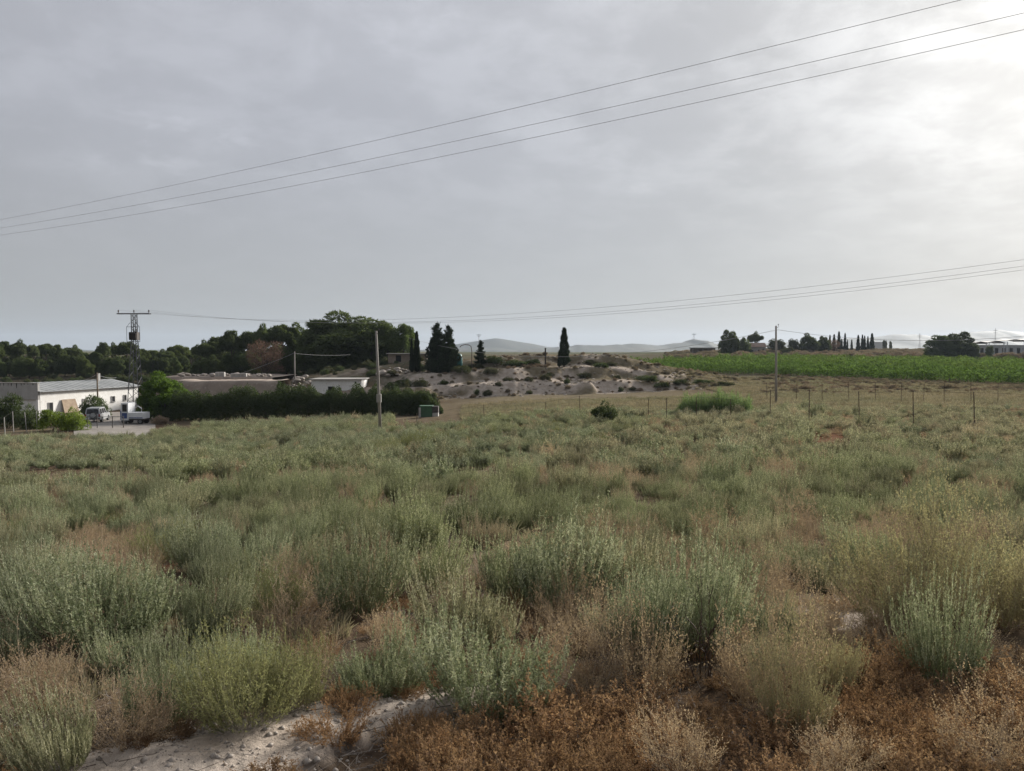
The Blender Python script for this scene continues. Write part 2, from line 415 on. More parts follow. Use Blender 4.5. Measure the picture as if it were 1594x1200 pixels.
MAT['roof_tile'] = surf('clay_tile', (0.20, 0.13, 0.10), (0.15, 0.10, 0.08), 2)
MAT['insulator'] = surf('brown_insulator', (0.07, 0.05, 0.04), (0.05, 0.04, 0.035), 4, rough=0.4)
MAT['hill'] = surf('hill_scrub', (0.045, 0.058, 0.050), (0.075, 0.078, 0.062), 0.004, detail=6)


# ------------------------------------------------------------------ mesh builders
def mesh_np(name, verts, tris, mats, midx=None, smooth_shade=False, quads=None):
    me = bpy.data.meshes.new(name)
    verts = np.asarray(verts, np.float32); nv = len(verts)
    faces = []
    tris = np.asarray(tris, np.int32).reshape(-1, 3)
    loops = [tris.ravel()]; totals = [np.full(len(tris), 3, np.int32)]
    if quads is not None and len(quads):
        quads = np.asarray(quads, np.int32).reshape(-1, 4); loops.append(quads.ravel()); totals.append(np.full(len(quads), 4, np.int32))
    loops = np.concatenate(loops); totals = np.concatenate(totals)
    starts = np.concatenate([[0], np.cumsum(totals)[:-1]]).astype(np.int32)
    me.vertices.add(nv); me.vertices.foreach_set('co', verts.ravel())
    me.loops.add(len(loops)); me.loops.foreach_set('vertex_index', loops)
    me.polygons.add(len(totals)); me.polygons.foreach_set('loop_start', starts)
    if midx is not None: me.polygons.foreach_set('material_index', np.asarray(midx, np.int32))
    if smooth_shade: me.polygons.foreach_set('use_smooth', np.ones(len(totals), bool))
    for mn in (mats if isinstance(mats, (list, tuple)) else [mats]): me.materials.append(MAT[mn])
    me.update(calc_edges=True); me.validate()
    return me


def add(name, me, parent=None, loc=(0, 0, 0), rot=(0, 0, 0), sc=(1, 1, 1)):
    o = bpy.data.objects.new(name, me); COL.objects.link(o)
    o.location = loc; o.rotation_euler = rot; o.scale = sc
    if parent is not None: o.parent = parent
    return o


def tag(o, label=None, cat=None, group=None, kind=None):
    if label: o['label'] = label
    if cat: o['category'] = cat
    if group: o['group'] = group
    if kind: o['kind'] = kind
    return o


def thing(name, label, cat, loc, rz=0.0, group=None, sc=(1, 1, 1)):
    return tag(add(name, None, None, loc, (0, 0, rz), sc), label, cat, group)


class MB:
    """Collects boxes, prisms and tubes into one mesh."""
    def __init__(s): s.v = []; s.f = []

    def face_verts(s, vs): i = len(s.v); s.v.extend([tuple(map(float, q)) for q in vs]); return i

    def box(s, c, size, rz=0.0):
        cx_, cy_, cz_ = c; a, b, h = (k / 2 for k in size); co, si = math.cos(rz), math.sin(rz)
        i = s.face_verts([(cx_ + x * co - y * si, cy_ + x * si + y * co, cz_ + z) for z in (-h, h) for x, y in ((-a, -b), (a, -b), (a, b), (-a, b))])
        for q in ((0, 3, 2, 1), (4, 5, 6, 7), (0, 1, 5, 4), (1, 2, 6, 5), (2, 3, 7, 6), (3, 0, 4, 7)): s.f.append([i + k for k in q])
        return s

    def prism(s, poly, y0, y1):
        """Profile in xz extruded along y."""
        n = len(poly)
        i = s.face_verts([(x, y0, z) for x, z in poly] + [(x, y1, z) for x, z in poly])
        s.f.append([i + k for k in range(n)]); s.f.append([i + n + k for k in reversed(range(n))])
        for k in range(n): s.f.append([i + k, i + n + k, i + n + (k + 1) % n, i + (k + 1) % n])
        return s

    def tube(s, pts, rad, n=6, cap=True):
        pts = [np.asarray(p, float) for p in pts]
        if isinstance(rad, (int, float)): rad = [rad] * len(pts)
        rings = []
        for k, p in enumerate(pts):
            d = pts[min(k + 1, len(pts) - 1)] - pts[max(k - 1, 0)]; d = d / (np.linalg.norm(d) + 1e-9)
            a = np.cross(d, (0, 0, 1)) if abs(d[2]) < 0.95 else np.cross(d, (1, 0, 0)); a /= np.linalg.norm(a); b = np.cross(d, a)
            rings.append(s.face_verts([p + rad[k] * (math.cos(t) * a + math.sin(t) * b) for t in np.linspace(0, 2 * math.pi, n, endpoint=False)]))
        for k in range(len(rings) - 1):
            for j in range(n): s.f.append([rings[k] + j, rings[k] + (j + 1) % n, rings[k + 1] + (j + 1) % n, rings[k + 1] + j])
        if cap: s.f.append([rings[0] + j for j in reversed(range(n))]); s.f.append([rings[-1] + j for j in range(n)])
        return s

    def disc(s, c, axis, r, w, n=16):
        c = np.asarray(c, float); ax = np.asarray(axis, float); return s.tube([c - ax * w / 2, c + ax * w / 2], r, n)

    def mesh(s, name, mat, sm=False):
        me = bpy.data.meshes.new(name); me.from_pydata(s.v, [], s.f)
        me.materials.append(MAT[mat])
        if sm: me.polygons.foreach_set('use_smooth', np.ones(len(me.polygons), bool))
        me.update(); return me

    def build(s, name, mat, parent=None, sm=False, **k): return add(name, s.mesh(name, mat, sm), parent, **k)


def unit(v): return v / (np.linalg.norm(v, axis=-1, keepdims=True) + 1e-9)


def leaves(p, d, ln, w, r):
    """One slim triangle per leaf: base at p, tip along d."""
    d = unit(d); n = len(p)
    side = unit(np.cross(d, r.normal(size=(n, 3)))) * (w[:, None] * 0.5 if np.ndim(w) else w * 0.5)
    tip = p + d * (ln[:, None] if np.ndim(ln) else ln)
    v = np.stack([p - side, p + side, tip], 1).reshape(-1, 3)
    return v, np.arange(3 * n).reshape(-1, 3)


def ribbons(path, w0, w1, r):
    """path: n x k x 3 -> flat tapering strips."""
    n, k, _ = path.shape
    d = path[:, -1] - path[:, 0]
    side = unit(np.cross(d, r.normal(size=(n, 3))))[:, None, :]
    w = np.linspace(w0, w1, k)[None, :, None] * 0.5
    v = np.stack([path - side * w, path + side * w], 2).reshape(-1, 3)
    base = (np.arange(n) * k * 2)[:, None]; q = []
    for j in range(k - 1):
        q.append(np.concatenate([base + 2 * j, base + 2 * j + 1, base + 2 * j + 3, base + 2 * j + 2], 1))
    return v, np.concatenate(q)


class Parts:
    def __init__(s): s.v = []; s.t = []; s.q = []; s.tm = []; s.qm = []; s.n = 0

    def tri(s, v, t, m): s.v.append(v); s.t.append(t + s.n); s.tm.append(np.full(len(t), m)); s.n += len(v)

    def quad(s, v, q, m): s.v.append(v); s.q.append(q + s.n); s.qm.append(np.full(len(q), m)); s.n += len(v)

    def mesh(s, name, mats):
        return mesh_np(name, np.concatenate(s.v), np.concatenate(s.t) if s.t else np.zeros((0, 3)), mats,
                       np.concatenate(s.tm + s.qm), quads=np.concatenate(s.q) if s.q else None)


def shrub_mesh(name, seed, mats, stems=90, sprigs=7, lv=12, height=0.8, lean=1.0, leaf=0.028, lw=0.006, sprig=0.16, stem_w=0.006,
               curl=0.55, spread_leaf=0.6, core=0.14, droop=0.0, stem_leaf=14, s_up=0.32, s_sp=0.42, u_lo=0.78, tip=None):
    """Many-stemmed shrub: stems fan out and turn upward, each carrying leafy sprigs."""
    r = np.random.default_rng(seed); pt = Parts()
    az = r.uniform(0, 2 * np.pi, stems); ln = lean * np.sqrt(r.uniform(0, 1, stems)) * 0.98
    lop = 1 + 0.27 * np.sin(az + r.uniform(0, 6)) + 0.14 * np.sin(2 * az + r.uniform(0, 6)) + 0.1 * np.sin(3 * az + r.uniform(0, 6))
    Ls = height * r.uniform(0.62, 1.12, stems) * lop * (1 - 0.12 * (ln / max(lean, 1e-3)) ** 2)
    K = 6; t = np.linspace(0, 1, K)[None, :]
    a0 = ln[:, None] * (1 - curl * t)                               # leans out, then rights itself
    ds = np.stack([np.sin(a0) * np.cos(az)[:, None], np.sin(a0) * np.sin(az)[:, None], np.cos(a0) - droop * t], -1)
    path = np.cumsum(ds, 1) * (Ls / K)[:, None, None]
    br = core * np.sqrt(r.uniform(0, 1, stems)); ba = az + r.normal(0, 0.6, stems)
    base = np.stack([br * np.cos(ba), br * np.sin(ba), np.full(stems, -0.05)], -1)
    path = np.concatenate([base[:, None], base[:, None] + path], 1) + r.normal(0, 0.008, (stems, K + 1, 3)) * height
    v, q = ribbons(path, stem_w, stem_w * 0.35, r); pt.quad(v, q, 1)

    def on(i, u):
        x = u * K; j = np.minimum(x.astype(int), K - 1); fr = (x - j)[:, None]
        p0 = path[i, j]; p1 = path[i, j + 1]; return p0 + (p1 - p0) * fr, unit(p1 - p0)
    i = np.repeat(np.arange(stems), sprigs); u = 1 - u_lo * r.uniform(0, 1, len(i)) ** 1.25
    p, d = on(i, u)
    sd = unit(d + r.normal(0, s_sp, (len(i), 3)) + np.array((0, 0, s_up)))
    sl = sprig * r.uniform(0.5, 1.25, len(i))
    sp = np.stack([p, p + sd * sl[:, None] * 0.5, p + (sd + r.normal(0, 0.10, sd.shape)) * sl[:, None]], 1)
    v, q = ribbons(sp, stem_w * 0.5, stem_w * 0.2, r); pt.quad(v, q, 1)
    k = np.repeat(np.arange(len(i)), lv); s = r.uniform(0.1, 1, len(k))[:, None]
    lp = sp[k, 0] + (sp[k, 2] - sp[k, 0]) * s
    ld = unit(sp[k, 2] - sp[k, 0]) + r.normal(0, spread_leaf, (len(k), 3))
    v, tr = leaves(lp, ld, leaf * r.uniform(0.6, 1.3, len(k)), lw * r.uniform(0.7, 1.3, len(k)), r); pt.tri(v, tr, 0)
    if stem_leaf:
        i = np.repeat(np.arange(stems), stem_leaf); u = 1 - 0.68 * r.uniform(0, 1, len(i)); p, d = on(i, u)
        v, tr = leaves(p, d + r.normal(0, min(spread_leaf, .6), (len(i), 3)), leaf * r.uniform(0.7, 1.4, len(i)), lw * r.uniform(0.7, 1.3, len(i)), r)
        at_tip = (u > tip) if tip else np.zeros(len(i), bool)                     # leaves near the end of each stem take the paler material
        pt.v.append(v); pt.t.append(tr + pt.n); pt.tm.append(np.where(at_tip, 2, 0)); pt.n += len(v)
    return pt.mesh(name, mats)


def tuft_mesh(name, seed, mats, n=70, height=0.45, rad=0.22, w=0.008, lean=0.6):
    r = np.random.default_rng(seed); pt = Parts()
    a = r.uniform(0, 6.283, n); rr = rad * np.sqrt(r.uniform(0, 1, n)); ln = lean * r.uniform(0, 1, n)
    b = np.stack([rr * np.cos(a), rr * np.sin(a), np.full(n, -0.03)], -1); L = height * r.uniform(0.5, 1.1, n)
    d1 = np.stack([np.sin(ln * .5) * np.cos(a), np.sin(ln * .5) * np.sin(a), np.cos(ln * .5)], -1)
    d2 = np.stack([np.sin(ln * 1.5) * np.cos(a), np.sin(ln * 1.5) * np.sin(a), np.cos(ln * 1.5)], -1)
    path = np.stack([b, b + d1 * L[:, None] * .55, b + d1 * L[:, None] * .55 + d2 * L[:, None] * .45], 1)
    v, q = ribbons(path, w, w * .3, r); pt.quad(v, q, 0)
    return pt.mesh(name, mats)


def twig_mesh(name, seed, mat, height=0.7, n=7, depth=3, r0=0.007, spread=0.55):
    """Bare branching stems as fine tubes."""
    r = np.random.default_rng(seed); mb = MB()

    def grow(p, d, L, rad, k):
        mid = p + d * L * .5 + r.normal(0, .04, 3) * L; e = p + d * L + r.normal(0, .05, 3) * L
        mb.tube([p, mid, e], [rad, rad * .85, rad * .65], 4, False)
        if k:
            for _ in range(int(r.integers(2, 4))):
                grow(e if r.random() < .6 else mid, unit(d + r.normal(0, spread, 3) + np.array((0, 0, .15))), L * r.uniform(.5, .8), rad * .6, k - 1)
    for _ in range(n):
        a = r.uniform(0, 6.28); le = r.uniform(0, .75)
        grow(np.array((r.normal(0, .04), r.normal(0, .04), -.04)), np.array((math.sin(le) * math.cos(a), math.sin(le) * math.sin(a), math.cos(le))), height * r.uniform(.3, .5), r0, depth)
    return mb.mesh(name, mat)


def clump_leaves(centres, radii, n_per, leaf, lw, r, up=0.25, shell=0.55):
    """Leaf-sized faces through a set of ellipsoidal clumps, denser toward each clump's skin."""
    c = np.repeat(centres, n_per, 0); R = np.repeat(radii, n_per, 0); n = len(c)
    d = unit(r.normal(size=(n, 3))); rad = (shell + (1 - shell) * r.uniform(0, 1, n)) ** 0.7
    p = c + d * R * rad[:, None]
    dd = d * 0.8 + r.normal(0, 0.7, (n, 3)) + np.array((0, 0, up))
    return leaves(p, dd, leaf * r.uniform(0.6, 1.3, n), lw * r.uniform(0.7, 1.3, n), r)


def trunk_mb(h, r0, r, limbs, lean=0.05, start=0.4):
    mb = MB(); k = 6
    pts = [np.array((r.normal(0, lean) * h * t * .4, r.normal(0, lean) * h * t * .4, h * t - 0.15 * (t == 0))) for t in np.linspace(0, 1, k)]
    mb.tube(pts, list(np.linspace(r0, r0 * .45, k)), 8)
    for e in limbs:
        t = r.uniform(start, .95); b = pts[min(int(t * (k - 1)), k - 1)]
        e = np.asarray(e); mid = (b + e) / 2 + np.array((0, 0, -.05 * h * r.random()))
        mb.tube([b, mid, e], [r0 * .42, r0 * .26, r0 * .1], 5, False)
    return mb


def make_tree(kind, seed):
    """(trunk mesh, crown mesh) about 10 m high, 8 m wide, standing on z = 0."""
    r = np.random.default_rng(seed)
    if kind == 'pine':                                     # rounded, uneven umbrella of clumps on a forked trunk
        n = 52; a = r.uniform(0, 6.28, n); rr = 3.3 * np.sqrt(r.uniform(0, 1, n)); hh = 1 - (rr / 3.9) ** 2
        z = 5.3 + 3.6 * np.clip(hh, 0, 1) ** .55 * r.uniform(.3, 1.0, n) + r.normal(0, .2, n)
        c = np.stack([rr * np.cos(a), rr * np.sin(a), z], -1); R = np.stack([r.uniform(.75, 1.35, n), r.uniform(.75, 1.35, n), r.uniform(.5, .85, n)], -1)
        v, t = clump_leaves(c, R, 300, .42, .19, r); tb = trunk_mb(6.5, .24, r, c[::4])
        mats = 'pine_leaf'
    elif kind == 'low':                                    # broad dark mass almost down to the ground
        n = 60; a = r.uniform(0, 6.28, n); rr = 3.4 * np.sqrt(r.uniform(0, 1, n)); hh = np.sqrt(np.clip(1 - (rr / 4.0) ** 2, 0, 1))
        z = 0.9 + 8.1 * hh * r.uniform(.08, 1.0, n)
        c = np.stack([rr * np.cos(a), rr * np.sin(a), z], -1); R = np.stack([r.uniform(.8, 1.4, n)] * 2 + [r.uniform(.6, 1.0, n)], -1)
        v, t = clump_leaves(c, R, 300, .40, .20, r); tb = trunk_mb(6.5, .24, r, c[::4])
        mats = 'pine_leaf'
    elif kind == 'round':                                  # leafy green tree
        n = 55; d = unit(r.normal(size=(n, 3))); q = r.uniform(.3, 1, n)[:, None] ** .5
        c = d * q * np.array((3.1, 3.1, 3.6)) + np.array((0, 0, 5.6)); R = np.stack([r.uniform(.7, 1.25, n)] * 2 + [r.uniform(.6, 1.1, n)], -1)
        v, t = clump_leaves(c, R, 280, .34, .20, r); tb = trunk_mb(5.5, .2, r, c[::4])
        mats = 'bush_leaf'
    elif kind == 'cypress':                                # narrow flame: 10 m high, about 2 m wide
        n = 9500; z = r.uniform(0, 1, n) ** 1.1; w = 0.95 * np.minimum((z / .12) ** .5, 1) * (1 - z) ** .62 * (1 + .12 * np.sin(z * 31 + seed))
        a = r.uniform(0, 6.28, n); w = w * (1 + .10 * np.sin(3 * a + z * 14 + seed)) * r.uniform(.72, 1.05, n)
        p = np.stack([w * np.cos(a), w * np.sin(a), .45 + z * 9.5], -1)
        d = np.stack([np.cos(a) * .35, np.sin(a) * .35, np.ones(n)], -1) + r.normal(0, .3, (n, 3))
        v, t = leaves(p, d, .34 * r.uniform(.6, 1.4, n), .10, r); tb = MB().tube([(0, 0, -.2), (0, 0, 7)], [.16, .05], 7)
        mats = 'dark_leaf'
    elif kind == 'conifer':                                # tiers of drooping boughs, pointed
        vs_, ts_ = [], []; off = 0; lim = []
        for z in np.arange(.9, 9.6, .42):
            w = 3.9 * (1 - z / 10.2) ** .7 * r.uniform(.5, 1.15)
            for b in range(int(r.integers(4, 8))):
                a = r.uniform(0, 6.28); L = w * r.uniform(.4, 1.2); k = int(62 * L) + 18
                s = r.uniform(.1, 1, k); c = np.stack([L * s * math.cos(a), L * s * math.sin(a), z - .12 * L * s + .25 * L * s * s], -1)
                c += r.normal(0, .16, c.shape)
                v, t = leaves(c, np.array((math.cos(a), math.sin(a), .35)) + r.normal(0, .6, (k, 3)), .38 * r.uniform(.6, 1.3, k), .15, r)
                vs_.append(v); ts_.append(t + off); off += len(v)
        v = np.concatenate(vs_); t = np.concatenate(ts_); tb = MB().tube([(0, 0, -.2), (0, 0, 5), (0, 0, 9.7)], [.22, .12, .03], 7)
        mats = 'dark_leaf'
    elif kind == 'dead':                                   # thin brown crown
        n = 30; a = r.uniform(0, 6.28, n); rr = 3.4 * np.sqrt(r.uniform(0, 1, n))
        c = np.stack([rr * np.cos(a), rr * np.sin(a), r.uniform(4, 9.3, n) - rr * .4], -1); R = np.full((n, 3), 1.05)
        v, t = clump_leaves(c, R, 170, .45, .09, r, shell=.2); tb = trunk_mb(6, .22, r, c, start=.3)
        mats = 'dead_leaf'
    tm = tb.mesh(kind + '_trunk', 'bark', True)
    return tm, mesh_np(kind + '_crown', v, t, mats)


def bush_mesh(name, seed, mat, n=26, per=130, leaf=.14, lw=.05, flat=.8):
    """Rounded bush about 2 m wide, 1.6 m high."""
    r = np.random.default_rng(seed)
    d = unit(r.normal(size=(n, 3))); d[:, 2] = np.abs(d[:, 2]); q = r.uniform(.15, 1, n)[:, None] ** .5
    c = d * q * np.array((.78, .78, 1.15 * flat)) + np.array((0, 0, .22)); R = r.uniform(.2, .36, (n, 1)) * np.ones((1, 3))
    v, t = clump_leaves(c, R, per, leaf, lw, r, .3)
    v2, t2 = leaves(np.concatenate([r.normal(0, .12, (14, 2)), np.full((14, 1), -.08)], 1), np.stack([r.normal(0, .5, 14), r.normal(0, .5, 14), np.ones(14)], -1), np.full(14, .9), .04, r)
    pt = Parts(); pt.tri(v, t, 0); pt.tri(v2, t2, 1)
    return pt.mesh(name, [mat, 'twig'])


ORD = ['first', 'second', 'third', 'fourth', 'fifth', 'sixth', 'seventh', 'eighth', 'ninth', 'tenth', 'eleventh', 'twelfth', 'thirteenth', 'fourteenth', 'fifteenth',
       'sixteenth', 'seventeenth', 'eighteenth', 'nineteenth', 'twentieth', 'twenty-first', 'twenty-second', 'twenty-third', 'twenty-fourth', 'twenty-fifth', 'twenty-sixth',
       'twenty-seventh', 'twenty-eighth', 'twenty-ninth', 'thirtieth']


TENS = ['', 'tenth', 'twentieth', 'thirtieth', 'fortieth', 'fiftieth', 'sixtieth']; TN = ['', '', 'twenty', 'thirty', 'forty', 'fifty', 'sixty']


def ordinal(k):
    return ORD[k] if k < 30 else (TENS[(k + 1) // 10] if (k + 1) % 10 == 0 else TN[(k + 1) // 10] + '-' + ORD[(k + 1) % 10 - 1])


#==GROUND==
# ------------------------------------------------------------------ the ground sheet
def build_ground():
    a = np.concatenate([np.linspace(-math.pi, -0.78, 70, endpoint=False), np.linspace(-0.78, 0.78, 620, endpoint=False), np.linspace(0.78, math.pi, 70, endpoint=False)])
    R = np.concatenate([np.geomspace(0.6, 2.4, 10, endpoint=False), np.geomspace(2.4, 100, 250, endpoint=False), np.geomspace(100, 170, 110, endpoint=False), np.geomspace(170, 9500, 84)])
    A, RR = np.meshgrid(a, R); x = RR * np.sin(A); y = RR * np.cos(A); z = H(x, y)
    na, nr = len(a), len(R)
    v = np.stack([x, y, z], -1).reshape(-1, 3)
    v = np.concatenate([v, [[0, 0, CAMZ - 1.65]]]); c = len(v) - 1
    i = np.arange(nr - 1)[:, None] * na + np.arange(na)[None, :]; j = np.arange(nr - 1)[:, None] * na + (np.arange(na)[None, :] + 1) % na
    q = np.stack([i, j, j + na, i + na], -1).reshape(-1, 4)[:, ::-1]
    k = np.arange(na); tri = np.stack([np.full(na, c), k, (k + 1) % na], -1)[:, ::-1]
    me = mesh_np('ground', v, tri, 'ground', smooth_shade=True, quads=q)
    az, px, D = polar(x, y)
    def att(name, arr):
        at = me.attributes.new(name, 'FLOAT', 'POINT'); at.data.foreach_set('value', np.append(np.clip(arr, 0, 1).ravel(), 0).astype(np.float32))
    n1 = fbm(x * .16, y * .16, 21, 5); n2 = fbm(x * .8, y * .8, 22, 4)
    # chalk: the ledge at the roadside, a patch by the tall weeds, the mound's bare slopes
    sd = poly_sdf(x, y, LEDGE) + (fbm(x * 6, y * 6, 9, 4) - 0.5) * 0.22
    chalk = smooth(-.03, .05, sd) * (D < 8)
    p2 = np.hypot((x - 2.62) / .42, (y - 5.9) / .75); chalk = np.maximum(chalk, (1 - smooth(.7, 1.1, p2 + (n2 - .5) * .9)) * .85)
    t = mound_t(px, D); onm = smooth(430, 660, px) * (1 - smooth(1050, 1130, px))
    mc = onm * smooth(0.02, .12, t) * (1 - smooth(.80, 1.05, t + (n1 - .5) * .8)) * smooth(.44, .66, fbm(x * .3, y * .3, 33, 4) + .12 * smooth(.8, .2, t)) * .9
    chalk = np.maximum(chalk, mc)
    att('chalk', chalk)
    bx = smooth(3.5, 6, D)
    straw = smooth(.45, .6, n1) * .6 * bx
    band = smooth(640, 760, px) * smooth(58, 74, D) * (1 - smooth(96, 106, D) * smooth(1000, 1150, px)) * (1 - smooth(160, 200, D))
    straw = np.maximum(straw, band * smooth(.2, .4, n1 + .25)); straw = np.maximum(straw, smooth(230, 330, px) * smooth(70, 80, D) * (1 - smooth(99, 104, D)) * .7)
    att('straw', straw)
    red = (1 - smooth(.5, 1, np.hypot((px - 1292) / 45, (D - 39) / 6) + (n2 - .5) * .6)) + (1 - smooth(.5, 1, np.hypot((px - 120) / 130, (D - 26) / 2.5) + (n2 - .5) * .6)) * .7
    red = red + (1 - smooth(.4, 1, np.hypot((px - 250) / 30, (D - 9.3) / .7) + (n2 - .5) * .5)) + .25 * smooth(.55, .7, fbm(x * .1, y * .1, 41, 3)) * (D < 60)
    att('red', red)
    att('scrub', smooth(104, 118, D) * (1 - smooth(420, 600, D)) * (1 - band * .8) * smooth(.3, .6, n1 + .15))
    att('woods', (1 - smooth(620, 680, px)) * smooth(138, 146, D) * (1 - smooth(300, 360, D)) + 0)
    att('far', smooth(300, 700, D))
    return tag(add('ground', me), kind='structure')


build_ground()


# distant ranges: solid ridges several kilometres off
def ridge(name, prof, Y, depth, seed):
    """prof: photo (px, row) of the skyline; a solid ridge with foothills, Y metres ahead."""
    pxs = np.linspace(prof[0][0], prof[-1][0], 160); rows = np.interp(pxs, [p[0] for p in prof], [p[1] for p in prof])
    rows = rows + (fbm(pxs / 14, pxs * 0, seed, 4) - .5) * 3.0
    top = np.array([P(a, b, Y)[2] for a, b in zip(pxs, rows)]); xs = (pxs - CX) / F * Y
    vv = []; K = 15
    for k, s in enumerate(np.linspace(-1, 1, K)):
        yy = Y + s * depth; sh = np.clip(1 - abs(s) ** 1.25, 0, 1)
        nz = fbm(xs / (Y * .02), np.full_like(xs, s * 4), seed + 3, 4) - .5
        z = (CAMZ - 12) + (top - CAMZ + 12) * np.clip(sh + nz * .45 * sh * (1 - sh) * 2.2, 0, 1.0)
        vv.append(np.stack([xs + nz * depth * .1 * (abs(s) > .01), np.full_like(xs, yy), z], -1))
    v = np.concatenate(vv); n = len(pxs)
    i = np.arange(K - 1)[:, None] * n + np.arange(n - 1)[None]; q = np.stack([i, i + 1, i + n + 1, i + n], -1).reshape(-1, 4)
    return tag(add(name, mesh_np(name, v, np.zeros((0, 3)), 'hill', quads=q, smooth_shade=True)), kind='structure')


ridge('hills', [(600, 546), (700, 543), (745, 540), (765, 541), (800, 544), (860, 541), (900, 537), (945, 537), (985, 535), (1010, 536), (1030, 537), (1050, 533), (1066, 533), (1080, 527.5),
                (1094, 531), (1120, 536), (1160, 540), (1230, 543)], 2500, 420, 3)
ridge('mountains', [(640, 548), (700, 538), (740, 531), (775, 527), (810, 532), (850, 540), (900, 541), (1000, 539), (1200, 534), (1290, 530), (1350, 525), (1390, 521), (1420, 521), (1450, 524), (1500, 519),
                    (1530, 515), (1560, 514), (1590, 518), (1640, 522), (1720, 530), (1850, 540)], 3300, 420, 8)
ridge('low_hills', [(-500, 548), (-200, 541), (0, 540), (60, 541), (140, 546), (250, 544), (400, 546), (600, 548)], 4200, 600, 12)

#==TREES==
# ------------------------------------------------------------------ trees
TREES = {k: [make_tree(k, s) for s in seeds] for k, seeds in
         {'pine': (1, 2, 3, 4), 'low': (5, 6, 7), 'round': (8, 9), 'cypress': (10, 11), 'conifer': (12, 13), 'dead': (14,)}.items()}
_ti = {}


def mat_crown(kind, i, mat):
    key = (kind, i, mat)
    if key not in _ti:
        me = TREES[kind][i][1].copy(); me.materials.clear(); me.materials.append(MAT[mat]); _ti[key] = me
    return _ti[key]


def tree(name, kind, px, top, D, wpx, label, cat='tree', group=None, var=None, mat=None, base_w=None, sink=0.0):
    """A tree standing on the ground in photo column px, D metres ahead, as high and wide as the photo shows."""
    g = G(px, D); h = max(P(px, top, D)[2] - g[2], .5) + sink; w = wpx * D / F
    bw = base_w or {'cypress': 1.95, 'conifer': 7.4}.get(kind, 8.3); bh = {'cypress': 10.2, 'conifer': 9.9, 'pine': 9.6, 'low': 9.9, 'round': 10.0, 'dead': 9.8}[kind]
    i = int(rng.integers(0, len(TREES[kind]))) if var is None else var
    e = thing(name, label, cat, (g[0], g[1], g[2] - .05 - sink), rng.uniform(0, 6.28), group, (w / bw, w / bw, h / bh))
    add('trunk', TREES[kind][i][0], e)
    add('crown', mat_crown(kind, i, mat) if mat else TREES[kind][i][1], e)
    return e


# far line of pines behind the warehouse
line = [(-14, 534, 30), (8, 531, 26), (31, 528.5, 29), (51, 535, 15), (72, 532.5, 25), (90, 536, 20), (113, 536.5, 24), (130, 547, 18), (149, 546, 18), (161, 532.5, 19), (179, 533, 22), (198, 530, 30),
        (220, 541, 22), (238, 545, 24), (258, 543, 24), (278, 535.5, 29), (298, 543, 20)]
for k, (px, top, w) in enumerate(line):
    tree('pine_tree', 'pine', px, top, 195 + 10 * math.sin(k * 2.1), w * 1.3, f'rounded pine in far line behind the white building, {ORD[k]} from left', group='far line of pines', var=k % 4)
fr = np.arange(-20, 300, 17)
for k, px in enumerate(fr):
    tree('understorey_tree', 'low', px + rng.uniform(-4, 4), 551 + rng.uniform(-4, 6), 180 + rng.uniform(-6, 6), 27, f'low dark tree at foot of far pine line, {ORD[k]} from left', group='low trees under the far pines', var=k % 3)
for k, px in enumerate(np.arange(-20, 330, 22)):
    tree('backdrop_tree', 'low', px + rng.uniform(-5, 5), 546 + rng.uniform(-3, 5), 214 + rng.uniform(-5, 5), 34, f'dark tree filling behind the far pine line, {ORD[k]} from left', group='trees behind the far pines', var=k % 3)
# the wood on the rise
grove = [(318, 529, 28, 165, 'pine'), (338, 524, 26, 168, 'pine'), (361, 514, 31, 165, 'pine'), (389, 512.5, 34, 168, 'pine'), (414, 504, 32, 166, 'pine'), (441, 501, 38, 164, 'pine'), (470, 495, 44, 166, 'low'),
         (499, 489, 54, 158, 'low'), (547, 476, 142, 152, 'low'), (588, 492, 60, 156, 'low')]
gl = ['small rounded pine at left end of the wood', 'slim pine at left end of the wood, second from its edge', 'dark rounded pine, third from the left edge of wood', 'pine above the earth bank, fourth from left edge of wood',
      'pine behind the dead brown tree in the wood', 'pine rising right behind the dead brown tree', 'dense dark tree in the wood above the white-roofed shed, left of the dome', 'dense tree leaning against left flank of the tall dome-crowned tree',
      'tallest tree of the wood, broad dome-shaped dark crown', 'dense tree on right shoulder of the tall dome-crowned tree']
for (px, top, w, D, kd), lb in zip(grove, gl):
    tree('pine_tree' if kd == 'pine' else 'broad_tree', kd, px, top, D, w * (1.4 if kd == 'pine' else 1.12), lb, group='trees of the dark wood')
for k, (px, top, w) in enumerate([(312, 553, 30), (336, 548, 34), (362, 545, 34), (388, 541, 36), (446, 538, 40), (478, 535, 44), (510, 528, 46), (545, 530, 56), (578, 533, 40), (425, 545, 34)]):
    tree('understorey_tree', 'low', px, top, 150 + rng.uniform(-3, 4), w * 1.1, f'lower dark tree along front of the wood, {ORD[sorted([312,336,362,388,425,446,478,510,545,578]).index(px)]} from left', group='lower front trees of the wood')
for k, (px, top, w) in enumerate([(336, 541, 44), (368, 534, 46), (402, 529, 46), (436, 526, 46), (470, 522, 46)]):
    tree('backdrop_tree', 'low', px, top, 182, w, f'dark tree filling gaps behind the wood, {ORD[k]} from left', group='trees behind the wood', var=k % 3)
tree('dead_tree', 'dead', 412, 524, 137, 62, 'brown leafless-looking tree in front of the dark wood')
tree('leafy_tree', 'round', 604, 499, 148, 46, 'mid-green leafy tree just right of the wooden pole top', group='leafy trees beside the wood', mat='leafy')
tree('leafy_tree', 'round', 628, 501, 150, 46, 'mid-green leafy tree between the wood and the slim cypress pair', group='leafy trees beside the wood', mat='leafy')
